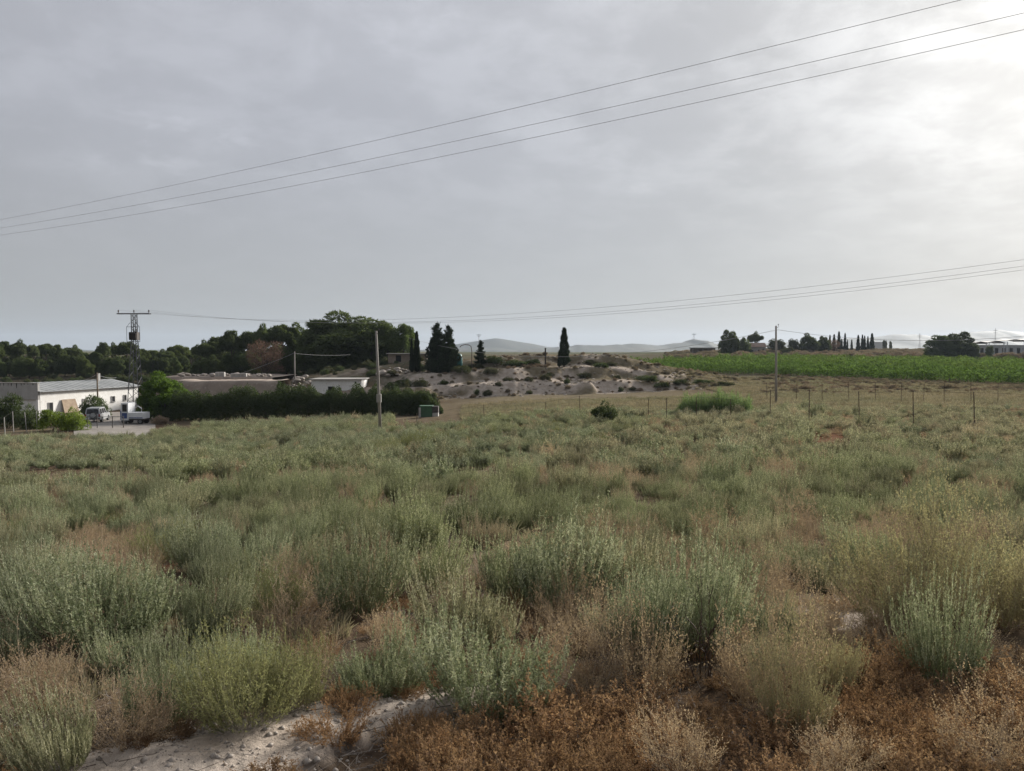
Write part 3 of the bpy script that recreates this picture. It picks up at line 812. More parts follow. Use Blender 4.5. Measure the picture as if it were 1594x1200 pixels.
tree('leafy_tree', 'round', 641, 512, 158, 26, 'thin pale-green treetop behind the slim cypress pair', group='leafy trees beside the wood', mat='leafy')
# on the mound
tree('cypress_tree', 'cypress', 641, 527, 121, 8, 'shorter cypress of the slim pair left of the dark conifer', sink=.3)
tree('cypress_tree', 'cypress', 649, 515, 121.6, 13, 'taller cypress of the slim pair left of the dark conifer', sink=.3)
tree('conifer_tree', 'conifer', 681, 500, 120, 44, 'dark two-tipped conifer on the mound, left half with the taller tip', sink=.5, base_w=6.6)
tree('dark_tree', 'low', 689, 511, 121.5, 54, 'broad dark crown filling the base of the two-tipped conifer', mat='dark_leaf', sink=.4)
tree('conifer_tree', 'conifer', 698, 504, 120.5, 40, 'right half of the dark two-tipped conifer clump on the mound', sink=.5, base_w=6.6)
tree('small_conifer', 'conifer', 748, 528, 124, 24, 'small pyramid-shaped conifer on the mound beside the bent pipe')
tree('cypress_tree', 'cypress', 878, 509, 122, 19, 'lone dark cypress standing on the chalk mound', var=0)
tree('cypress_tree', 'cypress', 870.5, 547, 121, 6, 'tiny cypress at the foot of the lone cypress')
# right-hand trees beyond the vineyard
rt = [('pine_tree', 'low', 1135, 509, 300, 31, 'tall dark pine at left end of the farmhouse trees', 'pine_leaf'), ('pine_tree', 'low', 1157, 522, 304, 22, 'lower dark pine between the tall pine and the farmhouse', 'pine_leaf'),
      ('pine_tree', 'pine', 1175, 516, 322, 24, 'pine rising behind the farmhouse roof', None), ('garden_tree', 'round', 1207, 526, 312, 32, 'round green tree just right of the farmhouse', None),
      ('garden_tree', 'round', 1234, 526, 320, 20, 'small green tree behind the grey-green olive', None), ('pine_tree', 'low', 1259, 515, 318, 30, 'dark pine clump midway between farmhouse and cypress row', 'pine_leaf'),
      ('pine_tree', 'low', 1281, 520, 324, 22, 'lower dark pine just left of the cypress row', 'pine_leaf'), ('olive_tree', 'low', 1226, 538.5, 282, 26, 'grey-green rounded olive in front of farmhouse garden', 'bush_leaf'),
      ('garden_bush', 'low', 1178, 549, 272, 14, 'small dark bush in front of the farmhouse', 'hedge_leaf'), ('dry_tree', 'dead', 1296, 526, 335, 22, 'thin brownish tree behind left end of the cypress row', None)]
for nm, kd, px, top, D, w, lb, mt_ in rt: tree(nm, kd, px, top, D, w * 1.06, lb, mat=mt_, sink=.3)
cyp = [(1291, 521, 5), (1297.5, 520, 6), (1305, 515.5, 6.5), (1309.5, 527, 4), (1314.5, 518, 5), (1318.5, 528, 3), (1325, 528, 4), (1335, 521, 6), (1341.5, 520.5, 5), (1345, 522, 4.5), (1350, 523, 4.5), (1356.5, 518.5, 7.5)]
for k, (px, top, w) in enumerate(cyp):
    tree('cypress_tree', 'cypress', px, top, 345, w * 1.15, f'slender cypress in row beyond the vineyard, {ORD[k]} from left', group='cypress row beyond the vineyard')
tree('spreading_tree', 'low', 1462, 517, 252, 46, 'left half of the broad dark tree clump beyond the vineyard', mat='hedge_leaf', sink=.4)
tree('spreading_tree', 'low', 1491, 512, 254, 54, 'taller right half of the broad dark tree clump beyond the vineyard', mat='hedge_leaf', sink=.4)
tree('spreading_tree', 'low', 1512, 534, 250, 22, 'low right skirt of the broad dark tree clump beyond the vineyard', mat='hedge_leaf', sink=.4)
tree('distant_tree', 'round', 1376.5, 528, 420, 9, 'small round distant tree by the white greenhouse')
tree('distant_tree', 'round', 1385.5, 530, 430, 6, 'smaller distant tree right of the white greenhouse')
tree('distant_tree', 'round', 1540, 537, 262, 14, 'small round bush before the canopied white building', mat='hedge_leaf')
# near the warehouse
tree('lime_tree', 'low', 256, 570, 93, 84, 'bright green leafy tree beside the pylon', mat='fresh_leaf', sink=.4)

BUSH = {m: [bush_mesh('bush_' + m, s, m) for s in (31, 32, 33)] for m in ('hedge_leaf', 'bush_leaf', 'lime_leaf', 'far_scrub')}


def bush(name, px, D, wpx, hpx, label, mat='bush_leaf', cat='bush', group=None, var=None, sink=.1):
    g = G(px, D); s = D / F
    v = int(rng.integers(0, 3)) if var is None else var
    return tag(add(name, BUSH[mat][v], None, (g[0], g[1], g[2] - sink), (0, 0, rng.uniform(0, 6.28)), (wpx * s / 2.0, wpx * s / 2.0, (hpx * s + sink) / 1.6)), label, cat, group)


bush('garden_bush', 8, 83, 62, 66, 'dark green bush before the open shed, at photo edge', 'hedge_leaf')
bush('garden_bush', 44, 81, 46, 46, 'dark green bush before the shed, next to the yellow-green one', 'hedge_leaf')
bush('lime_bush', 82, 78, 56, 44, 'bright yellow-green bush in front of the white wall, left half', 'lime_leaf')
bush('lime_bush', 112, 77, 48, 42, 'bright yellow-green bush in front of the white wall, right half', 'lime_leaf')
bush('garden_bush', 145, 95, 48, 46, 'dark green bush between the silver car and white wall', 'hedge_leaf')
bush('garden_bush', 246, 86, 34, 16, 'pale dry bush beside the small white truck', 'far_scrub')
bush('dark_bush', 943, 53, 54, 42, 'dark rounded bush in the field beside the fence', 'hedge_leaf', var=0)
bush('low_bush', 985, 58, 40, 14, 'low dull bush just right of the dark rounded bush', 'bush_leaf')


for k, (px, D, w, h) in enumerate([(282, 106, 30, 12), (301, 108, 26, 9), (322, 105, 34, 13), (346, 108, 24, 9), (368, 106, 30, 12), (392, 107, 36, 15), (417, 105, 30, 16), (440, 108, 34, 17), (468, 107, 30, 14)]):
    bush('bank_bush', px, D, w, h + 8, f'dull bush in front of the tan terrace behind the hedge, {ORD[k]} from left', 'bush_leaf' if k % 2 else 'far_scrub', group='bushes before the terrace')


# dark clipped hedge across the yard
def build_hedge():
    e = thing('hedge', 'long dark green hedge in front of the white-roofed shed', 'hedge', tuple(G(450, 89)))
    o = np.array(e.location); r = np.random.default_rng(51)
    n = 70000; px = r.uniform(252, 688, n); t = r.uniform(0, 1, n)
    D = 88 + (px - 470) / 230 * -3 + 1.4 * np.sign(r.uniform(-1, 1, n)) * r.uniform(0, 1, n) ** .6 * (.75 + .5 * fbm(px / 11, px * 0 + 3, 67, 3))
    x = (px - CX) / F * D; gz = H(x, D, False)
    toprow = np.interp(px, [252, 270, 300, 350, 400, 450, 500, 560, 590, 620, 650, 670, 690], [634, 618, 611, 607, 604, 602, 604, 607, 606, 604, 606, 616, 636]) + (fbm(px / 15, px * 0, 6, 3) - .5) * 34
    top = np.array([CAMZ - (k - HOR) * d / F for k, d in zip(toprow, D)])
    edge = 1 - ((D - (88 - (px - 470) / 230 * 3)) / 1.5) ** 2
    hgt = np.maximum(top - gz, .3) * (0.30 + .70 * np.sqrt(np.clip(edge + .5 * (fbm(px / 5, D * 2, 66, 3) - .5), 0, 1)))
    p = np.stack([x, D, gz + hgt * (0.02 + .98 * t ** .8)], -1) - o
    v, tr = leaves(p, r.normal(0, .8, (n, 3)) + np.array((0, -.2, .5)), .26 * r.uniform(.6, 1.4, n), .10, r)
    add('foliage', mesh_np('hedge_foliage', v, tr, 'hedge_leaf'), e)
    for q in np.linspace(262, 680, 26):
        g = G(q, 88 - (q - 470) / 230 * 3) - o
        MB().tube([g + np.array((0, 0, -.1)), g + np.array((r.normal(0, .1), 0, 1.8))], [.09, .05], 6).build('stem', 'bark', e)


build_hedge()
for k, (px, D, w, h) in enumerate([(602, 93, 40, 26), (640, 92, 40, 30), (672, 88, 30, 24), (632, 95, 30, 34)]):
    bush('hedge_bush', px, D, w, h + 18, ['rounded green bush behind the hedge at the wooden pole', 'tall green bush at right part of the hedge', 'green bush at hedge end beside the green cabin', 'green bush behind hedge below the slim cypresses'][k], 'bush_leaf')


#==BUILDINGS==
# ------------------------------------------------------------------ white warehouse and open shed
def wall_frame(p0, p1):
    d = np.array(p1[:2]) - np.array(p0[:2]); return d / np.linalg.norm(d)


def build_warehouse():
    c0 = P(62, 610, 95); u = unit(np.array((4.2, 15.0))); nrm = np.array((u[1], -u[0]))      # u along the long wall (away), nrm toward the yard
    L = 16.6; ze = c0[2]; zb = ze - 4.2
    e = thing('warehouse', 'long low white building with grey sloping roof behind the silver car', 'building', (c0[0], c0[1], zb))
    e.rotation_euler.z = math.atan2(u[1], u[0])                       # local x along wall, local -y toward the yard
    Hh = ze - zb
    MB().box((L / 2, 5, Hh / 2 - .4), (L, 10, Hh + .8 - .02)).build('wall', 'whitewash', e)
    MB().prism([(-.0, 0), (0, 0.01), (0, 0)], 0, .01)
    gb = MB(); i = gb.face_verts([(0, 0, Hh), (0, 10, Hh), (0, 5, Hh + .85), (L, 0, Hh), (L, 10, Hh), (L, 5, Hh + .85)])
    gb.f += [[i, i + 2, i + 1], [i + 3, i + 4, i + 5]]; gb.build('gable', 'whitewash', e)
    rf = MB()
    for s in (0, 1):
        y0, y1 = (-.3, 5) if s == 0 else (10.3, 5)
        z0 = Hh - .03; z1 = Hh + .9
        i = rf.face_verts([(-.25, y0, z0), (L + .25, y0, z0), (L + .25, y1, z1), (-.25, y1, z1), (-.25, y0, z0 + .09), (L + .25, y0, z0 + .09), (L + .25, y1, z1 + .09), (-.25, y1, z1 + .09)])
        for q in ((0, 3, 2, 1), (4, 5, 6, 7), (0, 1, 5, 4), (1, 2, 6, 5), (2, 3, 7, 6), (3, 0, 4, 7)): rf.f.append([i + k for k in q])
    roof = rf.build('roof', 'roof_grey', e)
    for k in range(1, 17):
        x = k * L / 17; i = None; m = MB(); m.tube([(x, -.3, Hh + .075), (x, 5, Hh + 1.005)], .022, 4); m.build('roof_seam', 'roof_grey', roof)
    ch = MB().box((L - 3.0, 4.2, Hh + 1.2), (.35, .35, 1.4)); ch.build('chimney', 'render_grey', roof)
    MB().tube([(0, -.36, Hh - .02), (L, -.36, Hh - .02)], .06, 6).build('gutter', 'galv', roof)

    def hit(px):                                                     # distance along the wall at a photo column
        k = (px - CX) / F; o = c0[:2]; return float((k * o[1] - o[0]) / (u[0] - k * u[1]))

    def wz(py, s):
        yy = c0[1] + u[1] * s; return P(0, py, yy)[2] - zb
    for a, b, t, bt, nm in ((74, 80, 627, 643, 'window'), (103, 108, 624, 629, 'window'), (127.5, 133, 621, 642, 'door'), (152, 155.5, 620, 628, 'window'), (172.5, 177, 617, 625, 'window'), (191.5, 195, 615, 622.5, 'window')):
        s0, s1 = hit(a), hit(b); sm = (s0 + s1) / 2; z1, z0 = wz(t, sm), wz(bt, sm)
        w = MB().box((sm, -.02, (z0 + z1) / 2), (s1 - s0, .06, z1 - z0)).build(nm, 'glass_dark' if nm == 'window' else 'dark_steel', e)
        fb = MB()
        for x in (s0 - .03, s1 + .03): fb.box((x, -.04, (z0 + z1) / 2), (.07, .09, z1 - z0 + .13))
        fb.box((sm, -.04, z1 + .035), (s1 - s0 - .02, .09, .07))
        if nm == 'window': fb.box((sm, -.06, z0 - .04), (s1 - s0 + .2, .14, .07))
        fb.build('frame', 'render_grey', w)
    # leaning board: a thing of its own
    s0, s1 = hit(93), hit(117)
    b = thing('leaning_board', 'tan plywood sheet leaning against the white wall', 'board', (0, 0, 0))
    o = c0[:2] + u * s0; b.location = (o[0] + nrm[0] * .75, o[1] + nrm[1] * .75, Hs(o[0] + nrm[0] * .75, o[1] + nrm[1] * .75)); b.rotation_euler.z = e.rotation_euler.z
    m = MB(); w = s1 - s0; hgt = 2.25
    i = m.face_verts([(0, 0, -.02), (w, 0, -.02), (w * .9, .62, hgt), (.05, .62, hgt), (0, .05, -.02), (w, .05, -.02), (w * .9, .67, hgt), (.05, .67, hgt)])
    for q in ((0, 1, 2, 3), (7, 6, 5, 4), (0, 4, 5, 1), (1, 5, 6, 2), (2, 6, 7, 3), (3, 7, 4, 0)): m.f.append([i + k for k in q])
    m.build('sheet', 'plywood', b)
    MB().box((w / 2, .02, .55), (w * .96, .05, .09)).build('batten', 'twig', b)
    # open shed to the left, facing us
    S = thing('open_shed', 'grey-fronted shed with wide dark opening and black stained parapet', 'shed', (c0[0], c0[1], zb)); S.rotation_euler.z = e.rotation_euler.z + math.pi / 2
    # local x runs left along the front, local y = toward us is +... (rotated frame: x = away-left, y = back along -u)
    zt = P(62, 597, 95)[2] - zb; W = 17.0; oz0 = P(40, 636, 95)[2] - zb; top_open = P(40, 622, 95)[2] - zb
    MB().box((W / 2 + .02, .14, (zt + top_open) / 2), (W, .28, zt - top_open)).build('parapet', 'render_grey', S)
    MB().box((.19, .15, top_open / 2 - .4), (.34, .26, top_open + .8 - .004)).build('pillar', 'whitewash', S)
    MB().box((6.2, .15, top_open / 2 - .4), (.4, .26, top_open + .8 - .004)).build('pillar', 'whitewash', S)
    MB().box((W - .2, .15, top_open / 2 - .4), (.4, .26, top_open + .8 - .004)).build('pillar', 'whitewash', S)
    MB().box((W / 2, -4.3, top_open / 2 - .4), (W - .1, .2, top_open + .8 - .01)).build('back_wall', 'dark_void', S)
    MB().box((W / 2 + .02, -2.2, top_open + .12), (W - .06, 4.35, .16)).build('roof', 'roof_grey', S)
    MB().box((W / 2 + .02, .15, zt + .045), (W + .1, .4, .09)).build('coping', 'concrete', S)
    r = np.random.default_rng(3)
    for k in range(26):
        x = .9 + k * .62 + r.uniform(-.2, .2)
        if 4.9 < x < 1: continue
        hh = r.uniform(.12, .75) * (1.3 if 3 < x < 6 else .8); w2 = r.uniform(.05, .13)
        m = MB(); i = m.face_verts([(x - w2, .288, zt), (x + w2, .288, zt), (x + .3 * w2, .288, zt - hh), (x - .4 * w2, .288, zt - hh * .9)]); m.f.append([i, i + 1, i + 2, i + 3]); m.build('stain', 'stain', S)
    return e


build_warehouse()


# ------------------------------------------------------------------ lattice pylon with transformer
def build_pylon():
    g = G(210.5, 92); top = P(210.5, 487.5, 92)[2] - g[2]
    e = thing('pylon', 'steel lattice pylon with crossarm and transformer above the small truck', 'pylon', tuple(g))
    half = lambda z: 0.80 - (0.80 - 0.24) * min(z / (top * .78), 1)
    legs = [MB() for _ in range(4)]
    zs = np.linspace(-.3, top, 15)
    for k, (sx, sy) in enumerate(((-1, -1), (1, -1), (1, 1), (-1, 1))):
        legs[k].tube([(sx * half(max(z, 0)), sy * half(max(z, 0)), z) for z in zs], .055, 4).build('leg', 'galv', e)
    br = MB(); zz = [0.3]; 
    while zz[-1] < top - .4: zz.append(zz[-1] + max(half(zz[-1]) * 1.5, .42))
    for k in range(len(zz) - 1):
        a, b = zz[k], zz[k + 1]; ha, hb = half(a), half(b)
        for (x0, y0), (x1, y1) in (((-1, -1), (1, -1)), ((1, -1), (1, 1)), ((1, 1), (-1, 1)), ((-1, 1), (-1, -1))):
            if k % 2: x0, y0, x1, y1 = x1, y1, x0, y0
            br.tube([(x0 * ha, y0 * ha, a), (x1 * hb, y1 * hb, b)], .026, 4, False)
    br.build('bracing', 'galv', e)
    arm = MB()
    for y in (-.2, .2): arm.box((0, y, top - .06), (3.95, .09, .13))
    for x in np.linspace(-1.8, 1.8, 9): arm.box((x, 0, top - .06), (.06, .32, .06))
    arm_o = arm.build('crossarm', 'galv', e)
    for x in (-1.88, 0, 1.8):
        MB().tube([(x, 0, top), (x, 0, top + .42)], .025, 5).build('pin', 'dark_steel', arm_o)
        MB().tube([(x, 0, top + .10), (x, 0, top + .2), (x, 0, top + .21), (x, 0, top + .3), (x, 0, top + .31), (x, 0, top + .4)], [.10, .06, .1, .06, .09, .05], 8).build('insulator', 'insulator', arm_o)
    zt = top - 2.75
    tb = MB().box((0, 0, zt), (.95, .8, .95)); 
    tr = tb.build('transformer', 'dark_steel', e)
    fb = MB()
    for x in np.linspace(-.4, .4, 7): fb.box((x, -.46, zt - .05), (.05, .12, .75))
    fb.build('cooling_fin', 'dark_steel', tr)
    for x in (-.3, 0, .3): MB().tube([(x, -.1, zt + .48), (x, -.1, zt + .85)], [.06, .03], 6).build('bushing', 'insulator', tr)
    fr_ = MB()
    for x in (-.78, .78):
        fr_.tube([(x, -.3, zt - .7), (x, -.3, zt + 1.1), (x * .45, -.3, zt + 1.6)], .03, 4)
    fr_.box((0, -.3, zt + 1.1), (1.56, .05, .05)); fr_.box((0, -.3, zt - .68), (1.56, .05, .05))
    fr_.build('cut_out_frame', 'galv', e)
    return g + np.array((0, 0, top + .4))


PYT = build_pylon()


# ------------------------------------------------------------------ poles
def pole(px, D, toprow, r0, label, lean=0.0, mat='pole_wood', box=None, arm=False, name='utility_pole'):
    g = G(px, D); t = P(px + lean, toprow, D)
    e = thing(name, label, 'pole', tuple(g)); d = t - g
    MB().tube([(0, 0, -.4), d * .5, d], [r0, r0 * .85, r0 * .65], 10).build('shaft', mat, e, sm=True)
    if box is not None:
        c = d * box; MB().box(c + np.array((.03, -r0 - .1, 0)), (.34, .22, .62)).build('service_box', 'concrete', e)
    MB().tube([d + np.array((0, -.02, -.25)), d + np.array((.22, -.02, -.12)), d + np.array((.22, -.02, .06))], .022, 5).build('bracket', 'dark_steel', e)
    MB().tube([d + np.array((.22, -.02, .06)), d + np.array((.22, -.02, .18))], [.05, .035], 7).build('insulator', 'insulator', e)
    return t


T588 = pole(591.5, 57, 515, .125, 'grey leaning wooden pole standing in the field before the hedge', -6, box=.34)
T1208 = pole(1209, 76, 507, .13, 'slim wooden pole in the field near the reed clump', -1)
T458 = pole(458.5, 116, 547, .12, 'thin pale pole behind the hedge, left of the white-roofed shed', 0)
T150 = pole(151, 97, 580, .12, 'dark wooden pole in front of the white building', 0, mat='twig')


def wire(pts, r, label, group=None, name='power_line'):
    m = MB(); m.tube(pts, r, 5, True)
    me = m.mesh(name, 'wire', True)
    o = np.asarray(pts[0]); me.transform(Matrix.Translation(-Vector(o)))
    return tag(add(name, me, None, tuple(o)), label, 'power line', group)


def sag(a, b, s, n=24):
    t = np.linspace(0, 1, n)[:, None]; p = np.asarray(a) * (1 - t) + np.asarray(b) * t; p[:, 2] -= (4 * s * t * (1 - t))[:, 0]; return list(p)


# three conductors high overhead: fitted through photo points at real distances, running from a far span at left to overhead at right
for (a, m_, b), lb in ((((0, 342), (800, 168.5), (1475, 5)), 'uppermost of three power lines crossing the whole sky'),
                       (((0, 355), (800, 200), (1560, 28)), 'middle of three power lines crossing the whole sky'),
                       (((0, 366), (800, 220.5), (1594, 46)), 'lowest of three power lines crossing the whole sky')):
    y0, y1 = 62.0, 26.0
    A, B = P(a[0], a[1], y0), P(b[0], b[1], y1)
    k = (m_[0] - CX) / F
    t = (A[0] - k * A[1]) / ((A[0] - k * A[1]) - (B[0] - k * B[1])); M = A + (B - A) * t; zm = P(m_[0], m_[1], M[1])[2]
    s = max((M[2] - zm) / (4 * t * (1 - t)), .02)
    tt = np.linspace(-.65, 1.45, 60)[:, None]; p = A + (B - A) * tt; p[:, 2] -= (4 * s * tt * (1 - tt))[:, 0]
    wire(list(p), .0095, lb, 'overhead lines across the sky')
# pylon lines running off to the right
tt = np.linspace(0, 1.25, 40)
for off, rows, lb in ((-1.88, (404, 473), 'upper of three faint lines from pylon running right'), (0.0, (414, 481), 'middle of three faint lines from pylon running right'), (1.8, (420, 485), 'lowest of three faint lines from pylon running right')):
    A = PYT + np.array((off, 0, 0)); ly = 43.5 + (-1.88 - off) * -.35; B = P(1594, rows[0], ly)
    k = (1000 - CX) / F; t1 = (A[0] - k * A[1]) / ((A[0] - k * A[1]) - (B[0] - k * B[1])); M = A + (B - A) * t1
    s = (M[2] - P(1000, rows[1], M[1])[2]) / (4 * t1 * (1 - t1))
    p = A + (B - A) * tt[:, None]; p[:, 2] -= 4 * s * tt * (1 - tt)
    wire(list(p), .009, lb, 'lines from the pylon')
wire(sag(T1208 + np.array((.2, 0, -.4)), P(636, 526, 126), 2.9), .019, 'dark cable from slim pole leftwards over the chalk mound', 'cables of the slim pole')
wire(sag(T1208 + np.array((.2, 0, -.4)), P(1720, 508, 66), 1.15), .016, 'cable from slim pole running right over the vineyard', 'cables of the slim pole')
wire(sag(T458 + np.array((0, 0, -.2)), P(372, 582, 118), .15), .02, 'cable dropping leftwards from the thin pale pole', 'cables of the pale pole')
wire(sag(T458 + np.array((0, 0, -.3)), P(545, 552, 138), .2), .014, 'cable from thin pale pole running right into the wood', 'cables of the pale pole')
wire(sag(T150 + np.array((0, 0, -.2)), P(128, 592, 100), .1), .02, 'short cable from dark pole down to the white roof', 'cables of the dark pole')
wire(sag(T150 + np.array((0, 0, -.3)), P(181, 588, 108), .15), .016, 'short cable from dark pole to the chimney', 'cables of the dark pole')


# ------------------------------------------------------------------ vehicles
def wheel(parent, x, y, r, w, side):
    t = MB().disc((x, y, r), (0, 1, 0), r, w, 18).build('wheel', 'rubber', parent)
    MB().disc((x, y + side * (w / 2 + .006), r), (0, 1, 0), r * .6, .02, 14).build('rim', 'galv', t)


def build_suv():
    g = G(150, 91); e = thing('parked_car', 'silver off-road car with spare wheel on its rear door', 'car', tuple(g), math.radians(90 + 14))
    # local x forward, y left
    body = MB()
    pr = [(-2.1, .38), (-2.14, .62), (-2.1, .98), (.75, 1.02), (1.95, .94), (2.12, .78), (2.14, .42), (1.75, .36), (1.62, .62), (1.1, .62), (.96, .34), (-.95, .34), (-1.08, .62), (-1.6, .62), (-1.72, .36)]
    i = body.face_verts([(x, .86, z) for x, z in pr] + [(x, -.86, z) for x, z in pr]); n = len(pr)
    for k in range(n): body.f.append([i + k, i + (k + 1) % n, i + n + (k + 1) % n, i + n + k])
    body.f.append([i + k for k in reversed(range(n))]); body.f.append([i + n + k for k in range(n)])
    body.build('body', 'paint_silver', e)
    cab = MB(); lo, hi = .985, 1.74
    i = cab.face_verts([(-2.06, .82, lo), (.95, .82, lo), (.95, -.82, lo), (-2.06, -.82, lo), (-1.92, .68, hi), (.32, .68, hi), (.32, -.68, hi), (-1.92, -.68, hi)])
    for q in ((4, 5, 6, 7), (0, 1, 5, 4), (1, 2, 6, 5), (2, 3, 7, 6), (3, 0, 4, 7)): cab.f.append([i + k for k in q])
    cab.build('cabin', 'paint_silver', e)

    def pane(name, pts, mat='glass_dark'):
        m = MB(); i = m.face_verts(pts); m.f.append([i, i + 1, i + 2, i + 3]); m.build(name, mat, e)
    for s in (1, -1):
        f_ = lambda z: s * (.82 - (z - lo) / (hi - lo) * .14 + .008)
        for x0, x1, xt0, xt1 in ((-1.9, -1.15, -1.82, -1.15), (-1.05, -.2, -1.05, -.25), (-.1, .72, -.15, .28)):
            pane('side_window', [(x0, f_(1.06), 1.06), (x1, f_(1.06), 1.06), (xt1, f_(1.62), 1.62), (xt0, f_(1.62), 1.62)])
        for x in (-1.34, 1.36): wheel(e, x, s * .78, .35, .22, s)
        MB().box((-2.115, s * .74, .88), (.06, .16, .32)).build('tail_light', 'red_lens', e)
        MB().box((.62, s * .95, 1.1), (.1, .18, .14)).build('mirror', 'paint_silver', e)
    pane('rear_window', [(-2.065, .66, 1.08), (-2.065, -.66, 1.08), (-1.955, -.58, 1.63), (-1.955, .58, 1.63)])
    pane('windscreen', [(.93, .68, 1.06), (.93, -.68, 1.06), (.40, -.58, 1.65), (.40, .58, 1.65)])
    MB().box((-2.2, 0, .48), (.14, 1.7, .2)).build('bumper', 'galv', e)
    sw = MB().disc((-2.25, -.12, .92), (1, 0, 0), .36, .2, 18).build('spare_wheel', 'rubber', e)
    MB().disc((-2.36, -.12, .92), (1, 0, 0), .30, .03, 16).build('cover', 'paint_silver', sw)
    MB().box((-2.282, .5, .52), (.02, .46, .11)).build('number_plate', 'paint_white', e)


build_suv()


def build_truck():
    g = G(209, 87); e = thing('utility_truck', 'small white truck with blue stripes parked below the pylon', 'truck', tuple(g), math.radians(176))
    # local x forward (photo left), y toward us
    MB().box((0, 0, .55), (2.6, 1.2, .16)).build('chassis', 'dark_steel', e)
    MB().prism([(.42, .45), (1.36, .45), (1.36, 1.45), (1.24, 2.42), (.42, 2.42)], -.72, .72).build('cab', 'paint_white', e)
    MB().box((.84, .735, 1.86), (.52, .03, .82)).build('side_window', 'glass_dark', e)
    MB().box((.86, .735, .98), (.6, .03, .62)).build('blue_door_panel', 'paint_blue', e)
    MB().box((1.30, .735, 1.0), (.11, .03, 1.0)).build('blue_stripe', 'paint_blue', e)
    MB().prism([(1.375, 1.5), (1.40, 1.5), (1.29, 2.32), (1.265, 2.32)], -.6, .6).build('windscreen', 'glass_dark', e)
    bed = MB().box((-.46, 0, .98), (1.7, 1.44, .7)).build('cargo_bed', 'paint_white', e)
    MB().box((-.46, .735, .74), (1.6, .03, .10)).build('blue_stripe', 'paint_blue', bed)
    MB().tube([(-.45, -.5, 1.3), (-.45, -.5, 1.75), (-.1, -.5, 1.95)], .05, 6).build('crane_arm', 'paint_white', bed)
    for s in (1, -1):
        for x in (.95, -.95): wheel(e, x, s * .6, .32, .2, s)


build_truck()


# ------------------------------------------------------------------ cabin, shed, terraces, junk
def build_cabin():
    D = 79; g = G(668, D); s = D / F
    e = thing('green_cabin', 'small green metal cabin at right end of the hedge', 'cabin', tuple(g))
    w = 19 * s; h = 16 * s
    MB().box((-.35, .6, h / 2 - .1), (w, 1.2, h + .2)).build('body', 'paint_green', e)
    for k in range(3): MB().box((-.35 - w / 3 + k * w / 3, -.03, h / 2), (w / 3 - .05, .05, h * .92)).build('door_panel', 'paint_green', e)
    MB().box((-.35 + w / 2 + .32, .5, h * .72), (.62, .9, h * .62)).build('cabinet_upper', 'dark_steel', e)
    MB().box((-.35 + w / 2 + .32, .5, h * .18 - .05), (.6, .9, h * .4 + .1)).build('cabinet_base', 'render_grey', e)
    MB().box((-.35, .58, h + .05), (w + .12, 1.4, .07)).build('roof', 'paint_green', e)
    p = G(653, D - .4); MB().box((p[0] - g[0], p[1] - g[1], p[2] - g[2] + .5), (.2, .2, 1.1)).build('marker_post', 'concrete', e)


build_cabin()


def build_white_shed():
    D = 112; a, b = P(482, 591, D), P(565, 591, D); zb = Hs((a[0] + b[0]) / 2, D) - .3
    e = thing('white_shed', 'low white shed with thin pale roof rising behind the hedge', 'shed', ((a[0] + b[0]) / 2, D, zb)); w = b[0] - a[0]; h = a[2] - zb
    MB().box((0, 2.5, h / 2 - .2), (w - .5, 5, h + .38)).build('wall', 'whitewash', e)
    MB().box((0, 2.4, h + .06), (w, 5.7, .12)).build('roof', 'concrete', e)
    MB().box((w / 2 - 1.1, -.02, h - .45), (.25, .08, .3)).build('vent', 'dark_void', e)
    MB().box((-w * .1, -.02, h - 1.4), (.9, .08, .8)).build('window', 'glass_dark', e)


build_white_shed()


def bank(name, px0, px1, top, bot, D, depth, mat, seed, kind='structure'):
    """A battered earth bank: lumpy face toward us and level top."""
    pxs = np.linspace(px0, px1, 90); xs = (pxs - CX) / F * D
    zt = np.array([P(q, top, D)[2] for q in pxs]) + (fbm(xs * .4, xs * 0, seed) - .5) * .5
    zb = np.minimum(np.array([P(q, bot, D)[2] for q in pxs]), H(xs, np.full_like(xs, D), False)) - .4
    rows = []
    for t in np.linspace(0, 1, 8):
        n = (fbm(xs * .8, np.full_like(xs, t * 3), seed + 2) - .5) * .5
        rows.append(np.stack([xs, D - .8 * (1 - t) + n, zb + (zt - zb) * t], -1))
    rows.append(np.stack([xs, np.full_like(xs, D + depth), zt + .1], -1)); rows.append(np.stack([xs, np.full_like(xs, D + depth + 2), zb], -1))
    v = np.concatenate(rows); n = len(pxs); i = np.arange(len(rows) - 1)[:, None] * n + np.arange(n - 1)[None]
    q = np.stack([i, i + 1, i + n + 1, i + n], -1).reshape(-1, 4)
    return tag(add(name, mesh_np(name, v, np.zeros((0, 3)), mat, quads=q)), kind=kind)


bank('earth_terrace', 262, 432, 594, 604, 112, 6, 'earth_wall', 1)
bank('earth_terrace', 240, 424, 587.5, 594, 122, 14, 'earth_wall', 5)


def stone_mesh(seed):
    r = np.random.default_rng(seed); m = MB()
    import bmesh
    bm = bmesh.new(); bmesh.ops.create_icosphere(bm, subdivisions=2, radius=.5)
    for v in bm.verts: v.co *= 1 + .35 * (vnoise(v.co.x * 3 + seed * 9, v.co.y * 3 + v.co.z * 4, seed) - .5); v.co.z *= .75
    me = bpy.data.meshes.new('stone'); bm.to_mesh(me); bm.free(); me.materials.append(MAT['stone']); return me


STONES = [stone_mesh(s) for s in range(4)]


